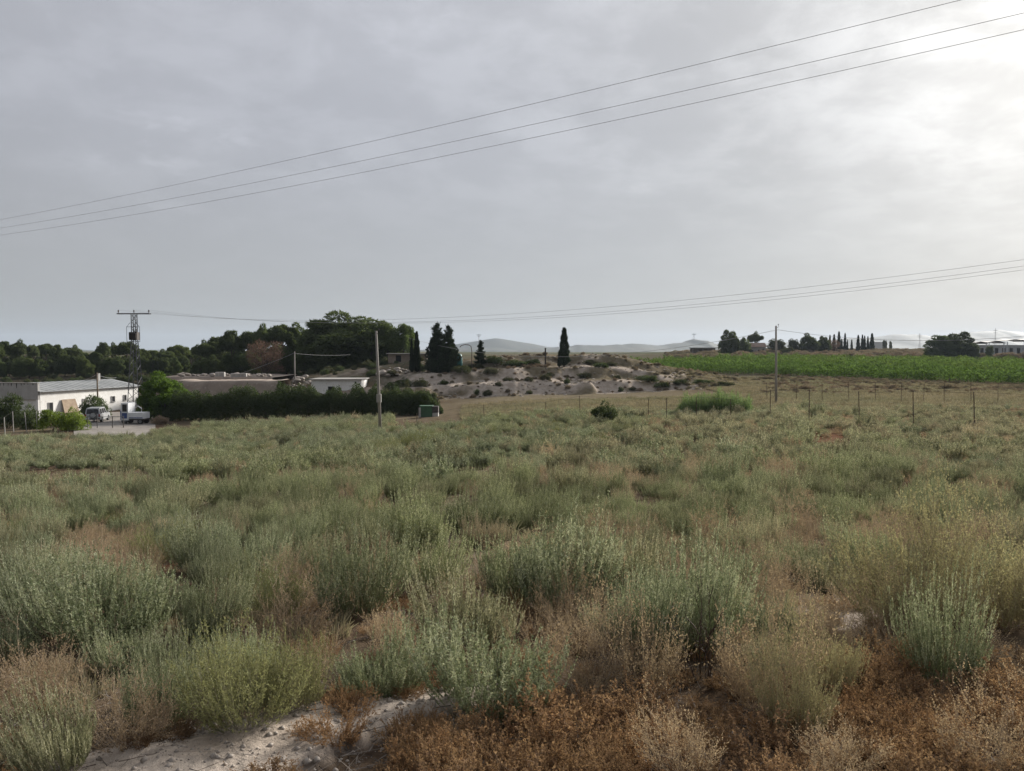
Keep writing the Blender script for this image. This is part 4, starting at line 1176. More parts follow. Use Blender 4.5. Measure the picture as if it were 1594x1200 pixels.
def stones(name, lst, label, group):
    lst = sorted(lst, key=lambda q: q[0] / q[1])
    for k, (x, y, z, s) in enumerate(lst):
        tag(add(name, STONES[k % 4], None, (x, y, z + s * .15), (rng.uniform(-.3, .3), rng.uniform(-.3, .3), rng.uniform(0, 6)), (s * rng.uniform(.8, 1.5), s, s * rng.uniform(.6, 1))), f'{label}, {ordinal(k)} from left', 'stone', group)


q = []
for k in range(34):                                   # rubble along the terrace edge
    px = rng.uniform(275, 420); D = rng.uniform(124, 130); x = (px - CX) / F * D; q.append((x, D, P(px, 587.5, 122)[2] + .1, rng.uniform(.4, 1.1)))
stones('rubble_stone', q, 'pale rubble stone on top of the earth terrace before the wood', 'rubble on the terrace')
q = []
for k in range(30):
    px = rng.uniform(425, 485); D = rng.uniform(113, 119); x = (px - CX) / F * D; q.append((x, D, Hs(x, D) + max(0, 1.5 * (1 - abs(px - 465) / 35)) * rng.uniform(.2, 1), rng.uniform(.5, 1.3)))
stones('rubble_stone', q, 'pale stone in the heap left of the white-roofed shed', 'stone heap by the shed')
q = []
for k in range(26):
    px = rng.uniform(590, 636); D = rng.uniform(119, 124); x = (px - CX) / F * D; q.append((x, D, Hs(x, D) + .2, rng.uniform(.5, 1.2)))
stones('rubble_stone', q, 'pale stone on the slope below the leafy trees', 'stones below the leafy trees')
# scrap on the terrace: two pale crates and a white van-like tank
for px, w, h, lb in ((343, 1.4, .8, 'pale crate among the rubble on the terrace, left one'), (372, 2.4, .6, 'long grey crate among the rubble on the terrace')):
    p = P(px, 587.5, 123.5); e = thing('storage_crate', lb, 'crate', (p[0], p[1], P(px, 587.5, 122)[2] + .02), .2)
    MB().box((0, 0, h / 2), (w, 1.2, h)).build('body', 'concrete', e)
    for x in np.linspace(-w / 2 + .1, w / 2 - .1, 4): MB().box((x, -.62, h / 2), (.12, .05, h - .05)).build('slat', 'render_grey', e)


def build_hilltop():
    D = 131
    g = G(634, D); a = P(608, 551, D); b = P(668, 551, D)
    e = thing('hilltop_hut', 'low hut with pale flat roof among cypresses on the mound', 'hut', (g[0], g[1], g[2] - .3)); w = b[0] - a[0]; h = max(a[2] - g[2] + .3, 1.4)
    MB().box((0, 2, h / 2), (w, 4, h - .02)).build('wall', 'earth_wall', e); MB().box((0, 1.9, h + .06), (w + .6, 4.8, .12)).build('roof', 'concrete', e)
    MB().box((-1.5, -.02, h * .5), (.9, .06, h * .7)).build('door', 'dark_void', e)
    g = G(714, 123); e = thing('water_tank', 'turquoise plastic tank between the conifer and bent pipe', 'tank', (g[0], g[1], g[2] - .05)); hz = P(714, 550, 123)[2] - g[2]
    MB().tube([(0, 0, 0), (0, 0, hz * .8), (0, 0, hz * .95), (0, 0, hz)], [.6, .6, .45, .2], 18).build('body', 'paint_teal', e, sm=True)
    MB().tube([(0, 0, hz), (0, 0, hz + .08)], .22, 12).build('lid', 'dark_steel', e)
    g = G(734.5, 121); e = thing('bent_pipe', 'brown gooseneck pipe beside the small pyramid conifer', 'pipe', (g[0], g[1], g[2] - .2)); hz = P(734, 537, 121)[2] - g[2]
    MB().tube([(0, 0, 0), (0, 0, hz * .8), (-.12, 0, hz), (-.5, 0, hz + .22), (-1.1, 0, hz + .28), (-1.7, 0, hz + .1), (-1.9, 0, hz - .15)], .06, 8).build('pipe', 'rust_steel', e, sm=True)
    MB().tube([(0, 0, .1), (0, 0, .3)], .17, 8).build('collar', 'rust_steel', e)
    g = G(745.5, 140); zt = P(745.5, 520, 140)[2] - g[2]; e = thing('antenna_mast', 'thin antenna mast behind the small pyramid conifer', 'antenna', tuple(g))
    MB().tube([(0, 0, -.2), (0, 0, zt)], .035, 5).build('mast', 'galv', e)
    for k, z in enumerate((.98, .94, .9)): MB().box((0, 0, zt * z), (.9 - .2 * k, .04, .04)).build('crossbar', 'galv', e)
    g = G(849, 121); zt = P(849, 542, 121)[2] - g[2]; e = thing('standing_post', 'dark upright post left of the lone cypress', 'post', tuple(g))
    MB().box((0, 0, zt / 2 - .1), (.22, .2, zt + .2)).build('shaft', 'dark_steel', e); MB().box((0, 0, zt + .02), (.28, .26, .06)).build('cap', 'dark_steel', e)


build_hilltop()


# ------------------------------------------------------------------ far right: farmhouse, sheds, canopied building
def build_far():
    D = 306; s = D / F
    g = G(1178, D); zt = P(1178, 540, D)[2]; e = thing('farmhouse', 'farmhouse with brown tiled roof among trees beyond the vineyard', 'house', (g[0], g[1], g[2] - .3)); w = 27 * s; h = zt - g[2] + .3
    MB().box((0, 3, h / 2), (w, 6, h - .01)).build('wall', 'concrete', e)
    rb = MB(); i = rb.face_verts([(-w / 2 - .5, -.5, h), (w / 2 + .5, -.5, h), (w / 2 + .5, 3, h + 1.7), (-w / 2 + 1.2, 3, h + 1.7), (-w / 2 - .5, 6.5, h), (w / 2 + .5, 6.5, h)])
    rb.f += [[i, i + 1, i + 2, i + 3], [i + 3, i + 2, i + 5, i + 4], [i, i + 3, i + 4], [i + 1, i + 5, i + 2], [i, i + 4, i + 5, i + 1]]; rb.build('roof', 'roof_tile', e)
    for x in (-2, .8): MB().box((x, -.02, h * .55), (.9, .08, 1.1)).build('window', 'glass_dark', e)
    MB().box((2.4, -.02, h * .4), (1, .08, h * .75)).build('door', 'dark_void', e)
    D = 330; s = D / F; g = G(1098, D); zt = P(1098, 541.5, D)[2]; e = thing('open_barn', 'low open barn with thin dark flat roof, left of the tall pine', 'barn', (g[0], g[1], g[2] - .2)); w = 42 * s; h = zt - g[2] + .2
    MB().box((0, 2.5, h), (w, 6, .3)).build('roof', 'dark_steel', e)
    for x in np.linspace(-w / 2 + .4, w / 2 - .4, 6): MB().box((x, 0, h / 2 - .1), (.25, .25, h - .1)).build('post', 'concrete', e)
    MB().box((0, 5, h / 2), (w - .6, .2, h - .35)).build('back_wall', 'earth_wall', e)
    D = 440; s = D / F; g = G(1367, D); e = thing('greenhouse', 'small white greenhouse beyond right end of cypress row', 'greenhouse', (g[0], g[1], P(1367, 540, D)[2] - 1)); w = 16 * s
    zt = P(1367, 533, D)[2] - e.location.z
    MB().box((0, 3, zt / 2 - .2), (w, 6, zt - .4)).build('wall', 'paint_white', e); MB().prism([(-w / 2 - .2, zt - .38), (w / 2 + .2, zt - .38), (w / 2 - .5, zt + .3), (-w / 2 + .5, zt + .3)], -.2, 6.2).build('roof', 'paint_white', e)
    # canopied building at the right edge
    D = 285; s = D / F; zt = P(1560, 533, D)[2]; g = G(1562, D); zb = g[2] - .4; e = thing('canopied_building', 'white building under dark wavy canopies at right edge', 'building', (g[0], g[1], zb)); h = zt - zb
    W = 100 * s
    MB().box((4, 6, h * .42), (W, 8, h * .84)).build('wall', 'paint_white', e)
    for x in np.linspace(-W / 2 + 5, W / 2 + 3, 9): MB().box((x, 1.96, h * .4), (1.2, .1, h * .5)).build('window', 'glass_dark', e)
    for c0, w, dz in ((-9.3, 4.5, -.1), (-3.6, 6.6, .1), (3.6, 7.6, .7), (11, 7, 1.0), (18, 6.5, 1.2)):
        m = MB(); n = 12; tp = [(c0 + w * (k / n - .5), h + dz + .55 * math.sin(math.pi * k / n) - .25 * k / n) for k in range(n + 1)]
        m.prism(tp + [(x, z - .18) for x, z in reversed(tp)], -1.5, 6); m.build('canopy', 'dark_steel', e)
        for x in (c0 - w * .42, c0 + w * .42): MB().box((x, -1.2, h / 2), (.25, .25, h + dz - .1)).build('canopy_post', 'paint_white', e)
    for px, D, top, lb in ((1430.5, 600, 519, 'thin distant pylon left of the broad dark trees'), (1548, 620, 511, 'thin distant pylon above the canopied building'), (1080, 2900, 519, 'tiny mast on the highest blue hilltop')):
        g = G(px, D) if D < 1000 else P(px, 529, 2480)
        D2 = D if D < 1000 else 2480; zt = P(px, top, D2)[2] - g[2]; e = thing('distant_pylon', lb, 'pylon', tuple(g)); r = .1 * D2 / 600
        for sx in (-1, 1): MB().tube([(sx * r * 6, 0, -1), (sx * r * 1.2, 0, zt)], r, 4).build('leg', 'galv', e)
        for z in (.9, .8): MB().box((0, 0, zt * z), (r * 34, r * 2, r * 2)).build('crossarm', 'galv', e)


build_far()


# ------------------------------------------------------------------ fences
def fence(name, label, posts, r, wires=3, mat='rust_steel'):
    """posts: (px, base depth, height m)."""
    g0 = G(posts[0][0], posts[0][1]); e = thing(name, label, 'fence', tuple(g0)); tops = []
    for px, D, h in posts:
        g = G(px, D) - g0; le = rng.normal(0, .03, 2) * h
        MB().tube([g + np.array((0, 0, -.3)), g + np.array((le[0], le[1], h))], r, 6).build('post', mat, e); tops.append((g, le, h))
    for k in range(wires):
        f_ = (.98, .62, .3)[k]
        pts = []
        for (g, le, h) in tops: pts.append(g + np.array((le[0] * f_, le[1] * f_ - r - .004, h * f_)))
        MB().tube(pts, .004 if k else .006, 4).build('wire', 'dark_steel', e)
    return e


fence('wire_fence', 'wire fence with tall rusty posts crossing the field at right',
      [(1640, 38, 2.25), (1520.5, 42, 2.25), (1424.5, 45.5, 2.2), (1340, 47, 2.25), (1261, 50, 2.3), (1200, 53.5, 2.2), (1138, 55.5, 1.5), (1085.5, 54, 1.8), (1038.5, 53, 1.7), (1010, 58, 1.6), (904, 60, 1.8), (849, 64, 1.2), (753.5, 60, 1.5), (649, 62, 1.1)], .026, 3)
fence('wire_fence', 'fainter rear wire fence between the dry grass and vineyard',
      [(1600, 74, 2.1), (1555, 75, 2.1), (1513, 76, 2.1), (1471, 77, 2.1), (1439, 77.5, 2.1), (1404, 78, 2.1), (1364, 79, 2.1), (1323, 80, 2.1), (1281, 80.5, 2.0), (1240, 81, 2.0), (1195, 81.5, 2.0)], .026, 2)
fence('wire_fence', 'wire fence in front of the garden bushes at left', [(-22, 62, 1.9), (5, 63, 2.0), (18, 77, 2.1), (39, 77, 2.0), (55, 77, 2.1)], .04, 2, 'concrete')


def build_gate():
    g0 = G(149, 80); e = thing('yard_gate', 'low tubular gate across the yard in front of the silver car', 'gate', tuple(g0))
    pts = []
    for px in (134, 149, 173, 190):
        g = G(px, 80) - g0; MB().tube([g + np.array((0, 0, -.2)), g + np.array((0, 0, 1.25))], .045, 6).build('post', 'dark_steel', e); pts.append(g)
    for z in (1.2, .62): MB().tube([p + np.array((0, -.06, z)) for p in pts], .03, 5).build('rail', 'galv', e)


build_gate()
# yard in front of the warehouse
ypx = np.linspace(112, 240, 40); yD = np.linspace(64, 104, 44); XX, YY = np.meshgrid(ypx, yD); yx = (XX - CX) / F * YY; yz = H(yx, YY) + .03
n = len(ypx); i = np.arange(len(yD) - 1)[:, None] * n + np.arange(n - 1)[None]
MAT['yard'] = surf('pale_yard_dust', (0.27, 0.245, 0.215), (0.22, 0.195, 0.17), .4, bump=.3)
tag(add('yard', mesh_np('yard', np.stack([yx, YY, yz], -1).reshape(-1, 3), np.zeros((0, 3)), 'yard', quads=np.stack([i, i + 1, i + n + 1, i + n], -1).reshape(-1, 4), smooth_shade=True)), kind='structure')


#==VINES==
# ------------------------------------------------------------------ vineyard rows
def build_vineyard():
    a = np.array((26.0, 170.0)); b = np.array((82.0, 100.0)); d = unit(b - a); nrm = np.array((-d[1], d[0])); nrm = nrm if nrm[1] > 0 else -nrm
    L0 = 150.0
    def row_mesh(seed):
        r = np.random.default_rng(seed); n = 20000; s = r.uniform(-22, L0, n)
        hh = 2.1 + 2.4 * (fbm(s * .55, s * 0 + seed, seed, 3) - .5); t = r.uniform(0, 1, n) ** .8
        w = .75 * np.sin(np.pi * np.clip(t, .25, .95)) ** .5
        p = np.stack([s, r.uniform(-1, 1, n) * w, .02 + hh * t], -1)
        v, tr = leaves(p, r.normal(0, .8, (n, 3)) + np.array((0, 0, .4)), .34 * r.uniform(.6, 1.4, n), .20, r)
        return v, tr
    base = [row_mesh(k) for k in (61, 62, 63)]
    for k in range(22):
        o = a + nrm * (k * 4.2 + .5 * math.sin(k * 5.1))
        v, tr = base[k % 3]; v = v.copy()
        X = o[0] + v[:, 0] * d[0] + v[:, 1] * nrm[0]; Y = o[1] + v[:, 0] * d[1] + v[:, 1] * nrm[1]
        gz = H(X, Y, False); keep = (Y > 60)[tr[:, 0]]
        o3 = np.array((o[0], o[1], Hs(*o)))
        vv = np.stack([X, Y, gz + v[:, 2]], -1) - o3
        lb = 'nearest vine row of the green vineyard, dark side showing' if k == 0 else (f'vine row of the green vineyard, {ORD[k]} from the front')
        e = thing('vine_row', lb, 'vines', tuple(o3), 0, 'rows of the green vineyard')
        add('foliage', mesh_np('vine_foliage', vv, tr[keep], 'vine_leaf'), e)
        if k < 3:
            for s in np.arange(-5, 110, 4.0):
                q = o + d * s; z = Hs(*q)
                MB().tube([np.array((q[0], q[1], z - .1)) - o3, np.array((q[0], q[1], z + 1.2)) - o3], [.06, .045], 5).build('stem', 'bark', e)


build_vineyard()

#==SHRUBS==
# ------------------------------------------------------------------ field plants
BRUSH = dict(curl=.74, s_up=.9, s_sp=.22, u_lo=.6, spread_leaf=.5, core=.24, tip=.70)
LEAN = [1.0, 1.2, .85, 1.1, 1.3, .95, 1.15, .8]
GREY = [shrub_mesh('grey_shrub', 100 + k, ['grey_leaf', 'green_stem', 'grey_tip'], stems=300 + 18 * k, sprigs=3, lv=9, height=.88, leaf=.025, lw=.0090, sprig=.14, stem_leaf=62, stem_w=.004, lean=LEAN[k], **BRUSH) for k in range(8)]
GREYLO = [shrub_mesh('grey_shrub', 120 + k, ['grey_leaf', 'green_stem', 'grey_tip'], stems=170, sprigs=2, lv=3, height=.88, leaf=.075, lw=.026, sprig=.14, stem_w=.008, stem_leaf=13, lean=LEAN[k], **BRUSH) for k in range(5)]
PALELO = [shrub_mesh('pale_shrub', 130 + k, ['pale_leaf', 'green_stem', 'pale_tip'], stems=160, sprigs=2, lv=3, height=.84, leaf=.075, lw=.026, sprig=.14, stem_w=.008, stem_leaf=13, lean=LEAN[k], **BRUSH) for k in range(3)]
PALE = [shrub_mesh('pale_shrub', 135 + k, ['pale_leaf', 'green_stem', 'pale_tip'], stems=300, sprigs=3, lv=9, height=.85, leaf=.025, lw=.0088, sprig=.14, stem_leaf=56, stem_w=.004, lean=LEAN[k], **BRUSH) for k in range(3)]
YEL = [shrub_mesh('yellow_shrub', 140 + k, ['yellow_leaf', 'green_stem'], stems=260, sprigs=5, lv=8, height=.8, lean=1.15, leaf=.025, lw=.008, sprig=.14, curl=.65, s_up=.6, s_sp=.4, stem_leaf=22, stem_w=.004) for k in range(2)]
OLIVE = [shrub_mesh('olive_shrub', 150 + k, ['olive_leaf', 'straw_twig'], stems=170, sprigs=14, lv=12, height=1.05, lean=1.3, leaf=.02, lw=.011, sprig=.2, core=.3, curl=.5, spread_leaf=1.0, s_up=.5) for k in range(2)]
STRAW = [shrub_mesh('straw_shrub', 160 + k, ['straw_leaf', 'straw_twig'], stems=85, sprigs=12, lv=9, height=.72, lean=1.1, leaf=.013, lw=.011, sprig=.17, curl=.35, spread_leaf=1.3, stem_leaf=4, s_sp=.6, stem_w=.004) for k in range(3)]
STRAWLO = [shrub_mesh('straw_shrub', 165 + k, ['straw_leaf', 'straw_twig'], stems=60, sprigs=6, lv=5, height=.6, lean=1.1, leaf=.05, lw=.018, sprig=.18, curl=.3, spread_leaf=1.0, stem_leaf=4) for k in range(2)]
RUST = [shrub_mesh('rust_weed', 170 + k, ['rust_leaf', 'rust_twig'], stems=60, sprigs=10, lv=9, height=.36, lean=1.35, leaf=.017, lw=.014, sprig=.09, curl=.3, spread_leaf=1.4, stem_leaf=6, stem_w=.004, s_sp=.7) for k in range(4)]
TUFT = [tuft_mesh('dry_tuft', 180 + k, ['tuft_leaf'], 95, .42, .34, .028, .8) for k in range(3)]
BARE = [twig_mesh('bare_shrub', 190 + k, 'dark_twig', .75, 6, 3, .008) for k in range(2)]
GREYBARE = [twig_mesh('dead_twig_heap', 195 + k, 'grey_twig', .4, 12, 2, .007, .9) for k in range(2)]

COLS = [(-1e9, 130, 'below the white building'), (130, 330, 'below the pylon'), (330, 540, 'below the long hedge'), (540, 720, 'below the leaning wooden pole'), (720, 860, 'below the chalk mound'),
        (860, 1020, 'below the lone cypress'), (1020, 1180, 'below the reed clump'), (1180, 1330, 'below the slim pole'), (1330, 1470, 'below the cypress row'), (1470, 1e9, 'at the right edge')]
DESC = {'grey': 'feathery grey-green shrub', 'pale': 'pale straw-tinged green shrub', 'yellow': 'yellow-green feathery shrub', 'olive': 'airy olive-yellow shrub', 'straw': 'dry straw-brown seedy shrub', 'rust': 'low rust-orange dry weed',
        'tuft': 'dry straw grass tuft', 'bare': 'bare dark branching shrub'}
MESHES = {'grey': GREY, 'pale': PALE, 'yellow': YEL, 'olive': OLIVE, 'straw': STRAW, 'rust': RUST, 'tuft': TUFT, 'bare': BARE}
NAMES = {'grey': 'grey_shrub', 'pale': 'pale_shrub', 'yellow': 'yellow_shrub', 'olive': 'olive_shrub', 'straw': 'straw_shrub', 'rust': 'rust_weed', 'tuft': 'dry_tuft', 'bare': 'bare_shrub'}
placed = []; BINS = {}


def plant(kind, x, y, s, sz=None, label=None, mesh=None, sink=.0):
    px = float(project((x, y, Hs(x, y)))[0]); D = y
    auto = label is None
    if label is None:
        c = next(t for a, b, t in COLS if a <= px < b)
        dz = 'nearest the camera' if D < 5 else 'in the near field' if D < 9 else 'in mid field' if D < 15 else 'farther back'
        label = f'{DESC[kind]} {dz}, {c}'
    group = f'{NAMES[kind].replace("_", " ")}s of the field'
    me = mesh or MESHES[kind][int(rng.integers(0, len(MESHES[kind])))]
    o = add(NAMES[kind], me, None, (x, y, Hs(x, y) - sink), (rng.normal(0, .06), rng.normal(0, .06), rng.uniform(0, 6.28)), (s, s, sz or s))
    tag(o, label, 'shrub' if kind not in ('rust', 'tuft') else 'weed', group); placed.append((x, y, .45 * s * (.5 if kind == 'rust' else 1)))
    if auto: BINS.setdefault(label, []).append((px, o))
    return o


def at(kind, px, py, wpx, hpx, label, k=0):
    """A particular plant: base at photo (px, py), width and height in photo pixels."""
    D = row_depth(px, py); s = D / F; me = MESHES[kind][k % len(MESHES[kind])]
    bb = np.array([v[:] for v in (Vector(c) for c in add_bb(me))]); w0 = bb[:, 0].max() - bb[:, 0].min(); h0 = bb[:, 2].max()
    return plant(kind, (px - CX) / F * D, D, wpx * s / w0 * 1.0, hpx * s / h0, label, me)


def add_bb(me):
    co = np.empty(len(me.vertices) * 3, np.float32); me.vertices.foreach_get('co', co); co = co.reshape(-1, 3)
    a, b = np.percentile(co, 2, 0), np.percentile(co, 98, 0); return [tuple(a), tuple(b)]


# plants that stand out in the photograph
at('olive', 1430, 985, 220, 190, 'large airy olive-yellow shrub at right, left half', 0)
at('olive', 1555, 975, 210, 195, 'large airy olive-yellow shrub reaching the right edge', 1)
at('grey', 1482, 1062, 130, 150, 'upright blue-grey shrub below the large olive-yellow shrub', 1)
at('grey', 765, 1112, 200, 140, 'tall grey-green shrub just beyond the right tip of chalk ledge', 2)
at('yellow', 370, 1150, 170, 150, 'yellow-green shrub just behind the chalk ledge', 0)
at('yellow', 455, 1125, 110, 120, 'yellow-green shrub behind the chalk ledge, right neighbour', 1)
at('grey', 75, 1225, 130, 120, 'pale green shrub in the bottom corner beside chalk ledge', 3)
at('straw', 1190, 1100, 150, 190, 'tall thin olive-straw shrub above the dark hollow', 0)
at('olive', 1250, 1140, 120, 150, 'olive-straw shrub just right of the dark hollow', 0)
at('grey', 1005, 1040, 120, 150, 'tall pale grey-green shrub left of the bare branching shrub', 7)
at('grey', 240, 1130, 110, 120, 'blue-green shrub below the dead twig heap', 6)
at('bare', 1105, 1060, 110, 170, 'bare reddish-dark branching shrub below the reed clump', 0)
at('straw', 1010, 1080, 130, 170, 'tall straw-brown seedy shrub left of the bare branching one', 0)
at('straw', 920, 1070, 150, 120, 'straw-brown seedy shrub right of the tall grey-green one', 1)
at('straw', 620, 1050, 70, 110, 'slim straw-brown seed stalks left of the tall grey-green shrub', 2)
at('straw', 440, 1010, 150, 90, 'brown seedy shrub behind the yellow-green shrub', 1)
at('straw', 30, 1110, 120, 120, 'brown seedy shrub at the left edge', 2)
at('yellow', 247, 873, 100, 62, 'yellow shrub beside the patch of bare orange soil', 1)
at('yellow', 640, 697, 44, 26, 'rounded yellow-green shrub in front of the leaning pole, right one', 0)
at('yellow', 602, 706, 40, 22, 'rounded yellow-green shrub in front of the leaning pole, left one', 1)
at('grey', 880, 940, 170, 150, 'largest rounded grey-green shrub in the middle of the field', 0)
at('grey', 800, 925, 120, 115, 'grey-green shrub against left flank of the largest rounded one', 2)
at('grey', 965, 932, 120, 125, 'grey-green shrub against right flank of the largest rounded one', 6)
at('grey', 660, 915, 110, 85, 'rounded grey-green shrub beside the bare twig-strewn patch', 4)
at('grey', 735, 832, 90, 60, 'spreading grey-green shrub behind the bare twig-strewn patch', 5)
at('grey', 550, 960, 150, 130, 'dark grey-green shrub between the two brown seedy ones', 3)
at('grey', 730, 1010, 170, 120, 'fresh green upright shrub above the tall grey-green one', 1)
at('grey', 160, 1010, 170, 130, 'large grey-green shrub left of the dead twig heap', 5)
at('grey', 60, 990, 140, 110, 'large grey-green shrub at the left edge of near field', 0)
at('straw', 1560, 1195, 170, 130, 'pale straw tangle in the bottom right corner', 0)
at('straw', 1330, 1200, 120, 90, 'pale straw tangle at the bottom, right of the dark hollow', 1)
at('straw', 1075, 1215, 110, 120, 'greyish straw tangle at the bottom, left of the dark hollow', 2)
at('olive', 1290, 1080, 120, 130, 'small olive-straw shrub beside the chalky patch at right', 1)
at('grey', 1060, 1010, 170, 150, 'tall grey-green shrub behind the bare branching shrub', 4)
at('grey', 590, 1085, 130, 95, 'grey-green shrub behind right end of the chalk ledge', 5)
at('straw', 185, 1180, 150, 120, 'brown-olive seedy shrub between pale corner shrub and yellow-green one', 0)
for k, (px, py, w, h) in enumerate([(255, 1168, 80, 28), (205, 1184, 50, 22), (440, 1112, 70, 18), (560, 1080, 70, 20), (640, 1070, 90, 30)]):
    at('rust', px, py, w, h, f'rust-orange weed along back edge of the chalk ledge, {ORD[k]} from left', k)
D = row_depth(270, 1035)
tag(add('dead_twig_heap', GREYBARE[0], None, tuple(G(270, D)), (1.2, .2, .4), (.9, .9, .6)), 'heap of dead grey twigs in a dark gap at left', 'twigs', 'dead twigs on the ground')
D = row_depth(350, 930)
tag(add('dead_twig_heap', GREYBARE[1], None, tuple(G(350, D)), (1.35, .1, 2.4), (.8, .8, .5)), 'dead pale branch lying behind the twig heap', 'twigs', 'dead twigs on the ground')

# everything else: scattered, thinned around what already stands
ZONES = [('rust', 840, 1205, 220, 100), ('rust', 1450, 1160, 260, 120), ('straw', 950, 1085, 120, 45), ('straw', 1330, 1070, 90, 70), ('straw', 1560, 1090, 120, 90), ('straw', 30, 1120, 80, 60),
         ('straw', 440, 1010, 90, 40), ('straw', 150, 880, 80, 40), ('straw', 1230, 960, 70, 30), ('void', 1130, 1160, 90, 90), ('void', 270, 1040, 70, 45), ('void', 725, 875, 70, 32), ('void', 660, 985, 40, 50),
         ('void', 250, 905, 50, 25), ('void', 120, 745, 150, 14), ('void', 1292, 693, 45, 12), ('void', 745, 742, 80, 10), ('rust', 660, 1075, 50, 28), ('void', 1325, 985, 55, 35)]


def scatter():
    r = np.random.default_rng(99); near, far = [], []
    grid = {}

    def free(x, y, rad):
        gx, gy = int(x // 2), int(y // 2)
        for i in range(gx - 1, gx + 2):
            for j in range(gy - 1, gy + 2):
                for (a, b, c) in grid.get((i, j), ()):
                    if (a - x) ** 2 + (b - y) ** 2 < (rad + c) ** 2 * .86: return False
        return True

    def put(x, y, rad): grid.setdefault((int(x // 2), int(y // 2)), []).append((x, y, rad))
    for x, y, rad in placed: put(x, y, rad)
    N = 130000
    D = np.sqrt(r.uniform(2.6 ** 2, 96 ** 2, N)); px = r.uniform(-140, 1734, N)
    extra = 22000; D = np.concatenate([r.uniform(2.7, 14, extra), D]); px = np.concatenate([r.uniform(-140, 1734, extra), px])
    o = np.argsort(D); D = D[o]; px = px[o]
    x = (px - CX) / F * D; z = H(x, D); row = project(np.stack([x, D, z], -1))[1]
    led = poly_sdf(x, D, LEDGE); n1 = fbm(x * .22, D * .22, 71, 3); n2 = fbm(x * .5, D * .5, 72, 3); u = r.uniform(0, 1, len(x))
    for i in range(len(x)):
        d = D[i]; p = px[i]; kind = None
        if led[i] > -.04 and not (led[i] < .30 and u[i] < .05): continue
        for zn, a, b, rx, ry in ZONES:
            if ((p - a) / rx) ** 2 + ((row[i] - b) / ry) ** 2 < .55 + .9 * n2[i]: kind = zn; break
        if kind == 'void': continue
        if d < 3.62 and 110 < p < 600 and led[i] < .02: continue
        if d < 4.4 and kind is None: kind = ('yellow' if u[i] < .2 else 'grey' if u[i] < .8 else 'straw') if p < 620 else 'rust' if n1[i] + u[i] * .3 > .55 else 'straw' if u[i] < .6 else 'grey'
        if kind == 'rust' and u[i] < .10: kind = 'straw'
        if kind == 'rust' and u[i] > .94: kind = 'pale'
        if led[i] > -.04: kind = 'rust'
        if kind is None:
            # limits of the shrubby field
            if p < 100 and d > 66: continue
            if 100 <= p < 235 and d > 62 + 4 * n1[i]: continue
            if 235 <= p < 300 and d > 74: continue
            if 300 <= p < 720 and d > 80: continue
            if 610 < p < 720 and d > 60: continue
            if 660 < p and d > 62 + 10 * n1[i]: kind = 'tuft'
            if p > 690 and d > 95: continue
            right = smooth(700, 1250, p) * smooth(13, 32, d)
            if kind is None:
                if n1[i] > .68 and u[i] < .25: kind = 'straw'
                elif u[i] < .04: kind = 'yellow' if p < 1000 else 'straw'
                elif u[i] < .06 + .02 * right: kind = 'straw'
                elif u[i] > 1 - (.15 + .68 * right): kind = 'pale'
                else: kind = 'grey'
        base = {'grey': .70, 'pale': .66, 'yellow': .62, 'olive': .7, 'straw': .56, 'rust': .62, 'tuft': .9, 'bare': .8}[kind]
        s = base * r.uniform(.55, 1.4) * (.75 + .55 * n1[i])
        if d < 6: s *= .92
        if led[i] > -.12 and kind == 'rust': s *= .45
        if d < 4.6 and kind in ('straw', 'pale') and p > 500: s *= .75
        rad = {'rust': .20, 'tuft': .28, 'straw': .42}.get(kind, .56) * s
        if n2[i] < .43 and d < 60: rad *= 1.75                                    # thinner patches
        if d > 11 and kind in ('grey', 'pale', 'straw', 'yellow'): s *= 1.14; rad *= 1.24
        if not free(x[i], d, rad): continue
        put(x[i], d, rad)
        (near if (len(near) < 900 and d < 25) else far).append((kind, x[i], d, z[i], s))
    return near, far


near, far = scatter()
cnt = {}
for kind, x, y, z, s in near:
    cnt[kind] = cnt.get(kind, 0) + 1
    if cnt[kind] > 285: far.append((kind, x, y, z, s)); continue
    plant(kind, x, y, s, s * rng.uniform(.72, 1.08))
print('near', cnt, 'far', len(far))


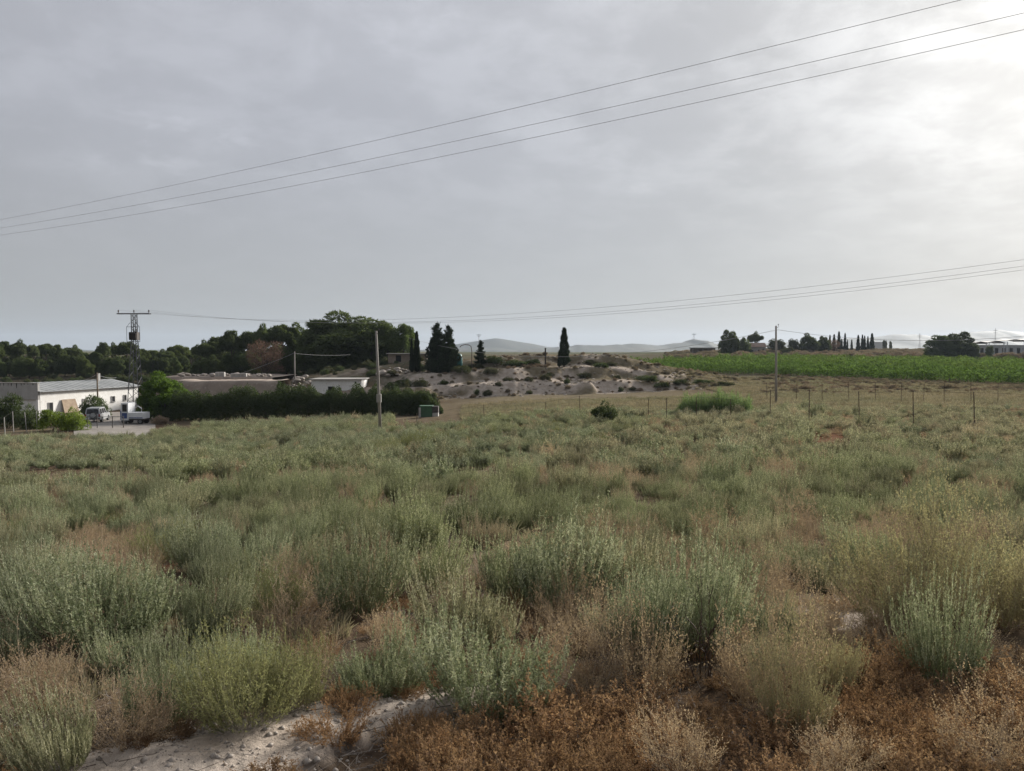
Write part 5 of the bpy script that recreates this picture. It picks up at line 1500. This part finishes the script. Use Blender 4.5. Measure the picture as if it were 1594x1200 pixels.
def stuff_scatter(name, sources, pts, label):
    """One mass of plants: points carry variant, size and turn; geometry nodes set a plant on each."""
    P_ = np.array([p[:3] for p in pts], np.float32)
    me = bpy.data.meshes.new(name); me.vertices.add(len(P_)); me.vertices.foreach_set('co', P_.ravel())
    for nm, ty, k in (('variant', 'INT', 3), ('turn', 'FLOAT', 4)):
        a = me.attributes.new(nm, ty, 'POINT'); a.data.foreach_set('value', np.array([p[k] for p in pts], np.int32 if ty == 'INT' else np.float32))
    a = me.attributes.new('size', 'FLOAT_VECTOR', 'POINT'); a.data.foreach_set('vector', np.array([p[5] for p in pts], np.float32).ravel())
    o = add(name, me); tag(o, label, None, None, 'stuff')
    ng = bpy.data.node_groups.new(name, 'GeometryNodeTree'); ng.interface.new_socket('Geometry', in_out='INPUT', socket_type='NodeSocketGeometry'); ng.interface.new_socket('Geometry', in_out='OUTPUT', socket_type='NodeSocketGeometry')
    N, L = ng.nodes, ng.links; gi = N.new('NodeGroupInput'); go = N.new('NodeGroupOutput'); jn = N.new('GeometryNodeJoinGeometry')

    def na(nm, ty):
        n_ = N.new('GeometryNodeInputNamedAttribute'); n_.data_type = ty; n_.inputs['Name'].default_value = nm; return n_.outputs['Attribute']
    va, tu, si = na('variant', 'INT'), na('turn', 'FLOAT'), na('size', 'FLOAT_VECTOR')
    cx_ = N.new('ShaderNodeCombineXYZ'); L.new(tu, cx_.inputs[2])
    for k, src in enumerate(sources):
        oi = N.new('GeometryNodeObjectInfo'); oi.inputs['Object'].default_value = src; oi.inputs['As Instance'].default_value = True; oi.transform_space = 'ORIGINAL'
        cp = N.new('FunctionNodeCompare'); cp.data_type = 'INT'; cp.operation = 'EQUAL'; L.new(va, cp.inputs[2]); cp.inputs[3].default_value = k
        ip = N.new('GeometryNodeInstanceOnPoints'); L.new(gi.outputs[0], ip.inputs['Points']); L.new(cp.outputs[0], ip.inputs['Selection']); L.new(oi.outputs['Geometry'], ip.inputs['Instance'])
        L.new(cx_.outputs[0], ip.inputs['Rotation']); L.new(si, ip.inputs['Scale']); L.new(ip.outputs[0], jn.inputs[0])
    L.new(jn.outputs[0], go.inputs[0])
    md = o.modifiers.new('scatter', 'NODES'); md.node_group = ng
    return o


# one individual of each lighter variant stands in the field and lends its mesh to the mass behind
SRC = []; spots = [(p, d) for p, d in ((300, 26), (500, 27), (700, 26.5), (1000, 27), (1150, 26), (1300, 27), (1450, 26.5), (420, 29), (1240, 30), (860, 28), (900, 66), (1120, 68), (1400, 70))]
for k, (kind, me) in enumerate([('grey', m) for m in GREYLO] + [('pale', m) for m in PALELO] + [('straw', m) for m in STRAWLO] + [('tuft', m) for m in TUFT]):
    p, d = spots[k]; SRC.append(plant(kind, (p - CX) / F * d, d, 1.0, .9, None, me))
YSRC = [o for o in scene.objects if o.name.startswith('yellow_shrub')][:1]
SRC += YSRC
RNG = {'grey': (0, 5), 'pale': (5, 8), 'straw': (8, 10), 'tuft': (10, 13), 'yellow': (13, 14), 'rust': (8, 10), 'olive': (8, 10), 'bare': (8, 10)}
pts = []
for kind, x, y, z, s in far:
    a, b = RNG[kind]; pts.append((x, y, z, int(rng.integers(a, b)), rng.uniform(0, 6.28), (s, s, s * rng.uniform(.7, 1.05))))
stuff_scatter('field_scrub', SRC, pts, 'mass of low grey-green and straw shrubs filling the field')

# undergrowth: small dry tufts and rust weeds between the nearer shrubs
pts = []; r = np.random.default_rng(5)
TS = [o for o in scene.objects if o.name.startswith('dry_tuft')][:3]; RS = [o for o in scene.objects if o.name.startswith('rust_weed')][:4]
usrc = TS + RS
for k in range(1500):
    d = 2.8 + 30 * r.uniform(0, 1) ** 1.5; px = r.uniform(-100, 1700); x = (px - CX) / F * d
    if poly_sdf(np.array([x]), np.array([d]), LEDGE)[0] > -.02 or (d < 3.62 and 110 < px < 600): continue
    v = int(r.integers(3, 7)) if (d < 8 and (px > 560 or r.random() < .15)) else int(r.integers(0, 3)); s = r.uniform(.25, .6) * (.6 if d < 9 else 1)
    pts.append((x, d, 0, v, r.uniform(0, 6.28), (s, s, s)))
zz = H(np.array([p[0] for p in pts]), np.array([p[1] for p in pts])); pts = [(p[0], p[1], z_, *p[3:]) for p, z_ in zip(pts, zz)]
for _ in range(9500):
    px = r.uniform(640, 1720); d = r.uniform(58, 112) if _ < 5200 else r.uniform(106, 133)
    if _ % 9 == 0: px = r.uniform(240, 740); d = r.uniform(68, 87)
    if _ >= 5200 and px < 1120 and fbm(np.array([px / 18]), np.array([d / 3.0]), 77)[0] < .47: continue
    if px > 1120 and d > 108: d = r.uniform(92, 112); x = (px - CX) / F * d
    s = r.uniform(.5, 1.1); pts.append((x, d, Hs(x, d) if _ < 0 else 0, int(r.integers(0, 3)), r.uniform(0, 6.28), (s * 1.3, s * 1.3, s * .75)))
idx = [k for k, p in enumerate(pts) if p[2] == 0]; zz = H(np.array([pts[k][0] for k in idx]), np.array([pts[k][1] for k in idx]))
for k, z_ in zip(idx, zz): pts[k] = (pts[k][0], pts[k][1], z_, *pts[k][3:])
stuff_scatter('dry_undergrowth', usrc, pts, 'short dry grass and weeds between the shrubs')

# grit and small stones on the chalk ledge
r = np.random.default_rng(28); n = 2600; gx = r.uniform(-2.2, .1, n); gy = r.uniform(2.6, 4.2, n); kp = poly_sdf(gx, gy, LEDGE) > -.12; gx, gy = gx[kp], gy[kp]; n = len(gx)
gs = .004 + .022 * r.uniform(0, 1, n) ** 4; gz = H(gx, gy); ang = r.uniform(0, 6.28, n)
octa = np.array([(1, 0, 0), (0, .8, 0), (-1, 0, 0), (0, -.9, 0), (0, 0, .7), (0, 0, -.5)], float); of = np.array([(0, 1, 4), (1, 2, 4), (2, 3, 4), (3, 0, 4), (1, 0, 5), (2, 1, 5), (3, 2, 5), (0, 3, 5)])
ov = octa[None] * gs[:, None, None] * r.uniform(.7, 1.3, (n, 6, 1)); rot = np.stack([ov[..., 0] * np.cos(ang)[:, None] - ov[..., 1] * np.sin(ang)[:, None], ov[..., 0] * np.sin(ang)[:, None] + ov[..., 1] * np.cos(ang)[:, None], ov[..., 2]], -1)
rot += np.stack([gx, gy, gz], -1)[:, None]
tag(add('chalk_grit', mesh_np('chalk_grit', rot.reshape(-1, 3), (of[None] + np.arange(n)[:, None, None] * 6).reshape(-1, 3), 'stone')), 'grit and small stones on the chalk ledge', None, None, 'stuff')

# fallen twigs on the bare soil
r = np.random.default_rng(6); n = 9000; d = 2.8 + 20 * r.uniform(0, 1, n) ** 1.7; px = r.uniform(-80, 1680, n); x = (px - CX) / F * d; z = H(x, d) + .012
a = r.uniform(0, 6.28, n); dd = np.stack([np.cos(a), np.sin(a), r.normal(.05, .12, n)], -1)
kp = (poly_sdf(x, d, LEDGE) < .05) | (r.random(n) < .12); x, d, z, dd = x[kp], d[kp], z[kp], dd[kp]; n = len(x)
v, t = leaves(np.stack([x, d, z], -1), dd, r.uniform(.06, .3, n), .006, r)
tag(add('twig_litter', mesh_np('twig_litter', v, t, 'grey_twig')), 'dead twigs littering the bare soil', None, None, 'stuff')


# reed clump
def build_reeds():
    r = np.random.default_rng(15); g0 = G(1111, 62); e = thing('reed_clump', 'clump of green reeds in the dry field behind the fence', 'reeds', tuple(g0)); n = 1500
    px = r.uniform(1054, 1170, n); D = 62 + r.uniform(-1.3, 1.3, n); x = (px - CX) / F * D; z = H(x, D)
    h = np.interp(px, [1054, 1065, 1090, 1125, 1150, 1168, 1170], [.6, 1.3, 1.4, 1.95, 1.5, 1.2, .5]) * r.uniform(.45, 1.2, n) * (.65 + .7 * fbm(px / 7, px * 0, 88, 3))
    b = np.stack([x, D, z], -1) - g0; top = b + np.stack([r.normal(0, .12, n), r.normal(0, .12, n), h], -1)
    path = np.stack([b, (b + top) / 2 + r.normal(0, .03, (n, 3)), top], 1); pt = Parts(); v, q = ribbons(path, .03, .012, r); pt.quad(v, q, 0)
    k = np.repeat(np.arange(n), 4); t_ = r.uniform(.15, 1, len(k))[:, None]
    v, t = leaves(b[k] + (top[k] - b[k]) * t_, r.normal(0, .5, (len(k), 3)) + np.array((0, 0, .6)), r.uniform(.25, .5, len(k)), .04, r); pt.tri(v, t, 0)
    add('blades', pt.mesh('reed_blades', ['reed_leaf']), e)


build_reeds()

# bushes on and around the mound, scrub by the vineyard
mb_list = [(742, 109, 14, 12), (758, 108, 18, 12), (776, 110, 14, 9), (790, 113, 22, 10), (823, 112.5, 18, 10), (824, 109, 14, 8), (848, 113.5, 20, 12), (883, 112, 14, 13), (911, 116, 30, 12), (856, 118, 20, 10), (765, 117.5, 30, 12),
           (720, 118, 36, 14), (690, 114, 20, 10), (967, 109, 12, 9), (985, 110, 16, 7), (960, 115, 16, 8), (1000, 115, 30, 10), (1012, 112, 30, 12), (1030, 110, 30, 11), (935, 119, 28, 10), (800, 122, 50, 12), (770, 124, 40, 14), (828, 123, 30, 12),
           (740, 122, 30, 12), (655, 112, 30, 16), (630, 112, 36, 18), (610, 110, 30, 14), (1060, 111, 36, 10), (1095, 112, 40, 10), (1130, 110, 34, 9), (920, 124, 30, 9), (950, 122, 26, 8)]
mb_list.sort()
for k, (px, D, w, h) in enumerate(mb_list):
    bush('mound_bush', px, D, w, h, f'dark low bush on the chalk mound, {ORD[k] if k < 30 else ["thirty-first", "thirty-second", "thirty-third"][k - 30]} from left', 'bush_leaf' if k % 3 else 'hedge_leaf', group='bushes on the chalk mound')
pts = []; r = np.random.default_rng(8)
for _ in range(1750):
    if _ < 450: px = r.uniform(660, 1120); D = r.uniform(107, 132); s = .12 + .5 * r.uniform(0, 1) ** 2
    else:
        px = r.uniform(1020, 1720); D = r.uniform(94 if px > 1180 else 108, np.interp(px, [1000, 1100, 1200, 1300, 1400, 1500, 1594, 1720], [166, 153, 140, 130, 122, 114, 108, 101])); s = r.uniform(.18, .6)
        if px < 1190 and fbm(np.array([px / 60]), np.array([D / 9]), 44)[0] < .5: continue
    x = (px - CX) / F * D; pts.append((x, D, 0, int(r.integers(0, 3)), r.uniform(0, 6.28), (s, s, s * .7)))
for _ in range(800):
    px = r.uniform(1040, 1780); D = r.uniform(262, 420); s = r.uniform(1.2, 2.8); x = (px - CX) / F * D
    pts.append((x, D, 0, int(r.integers(0, 3)), r.uniform(0, 6.28), (s * 1.6, s * 1.6, s * .7)))
for _ in range(500):
    px = r.uniform(-60, 660); D = r.uniform(118, 175); s = r.uniform(.4, 1.3); x = (px - CX) / F * D
    if px < 262 and D < 150: continue
    if 262 < px < 500 and D < 138: continue
    pts.append((x, D, 0, 3 + int(r.integers(0, 3)), r.uniform(0, 6.28), (s, s, s * .8)))
zz = H(np.array([p[0] for p in pts]), np.array([p[1] for p in pts])); pts = [(p[0], p[1], z_ - .05, *p[3:]) for p, z_ in zip(pts, zz)]
MS = [tag(add('chalk_rock', STONES[k], None, tuple(G(p_, d_)), (0, 0, k), (.7, .6, .45)), lb_, 'rock', 'rocks on the chalk mound') for k, (p_, d_, lb_) in enumerate(((800, 111, 'pale rock on lower chalk slope, left of the lone cypress'), (900, 112, 'pale rock on lower chalk slope below the lone cypress'), (700, 110, 'pale rock at left foot of the chalk mound')))]
sb = [bush('scrub_bush', px, 101, 30, 12, lb, 'far_scrub', group='brown scrub by the vineyard', var=k) for k, (px, lb) in enumerate(((1255, 'brown scrubby bush before the vineyard, right of slim pole'), (1385, 'brown scrubby bush before the vineyard below the white greenhouse'), (1475, 'brown scrubby bush before the vineyard below the broad dark trees')))]
hb = [o for o in scene.objects if o.name.startswith('mound_bush')][:3]
stuff_scatter('dry_scrub', sb + hb, pts, 'brown and dull green scrub on the mound and around the vineyard')
pts = []; r = np.random.default_rng(18)
for _ in range(2200):
    px = r.uniform(560, 1120); D = r.uniform(106, 130); s = .06 + .4 * r.uniform(0, 1) ** 4; x = (px - CX) / F * D
    pts.append((x, D, 0, int(r.integers(0, 3)), r.uniform(0, 6.28), (s * 1.4, s, s * .7)))
zz = H(np.array([p[0] for p in pts]), np.array([p[1] for p in pts])); pts = [(p[0], p[1], z_, *p[3:]) for p, z_ in zip(pts, zz)]
stuff_scatter('chalk_rubble', MS, pts, 'loose pale rubble over the chalk mound')

# tell look-alike plants of one bin apart by their order
for lb, lst in BINS.items():
    if len(lst) == 1: continue
    lst.sort(key=lambda q: q[0])
    for k, (px, o) in enumerate(lst): o['label'] = f'{lb}, {ordinal(k)} from left'


# ------------------------------------------------------------------ the hazy air
def build_haze():
    mt, nt, N, L = nodes('hazy_air')
    v = N.new('ShaderNodeVolumePrincipled'); v.inputs['Density'].default_value = 0.95e-4
    v.inputs['Color'].default_value = (0.58, 0.68, 0.80, 1); v.inputs['Anisotropy'].default_value = 0.2
    o = N.new('ShaderNodeOutputMaterial'); L.new(v.outputs[0], o.inputs['Volume'])
    MAT['haze'] = mt
    lo, hi = -6.0, 215.0
    tag(MB().box((0, 0, (lo + hi) / 2), (20000, 20000, hi - lo)).build('haze', 'haze'), 'thin haze filling the air over the plain', None, None, 'stuff')


build_haze()
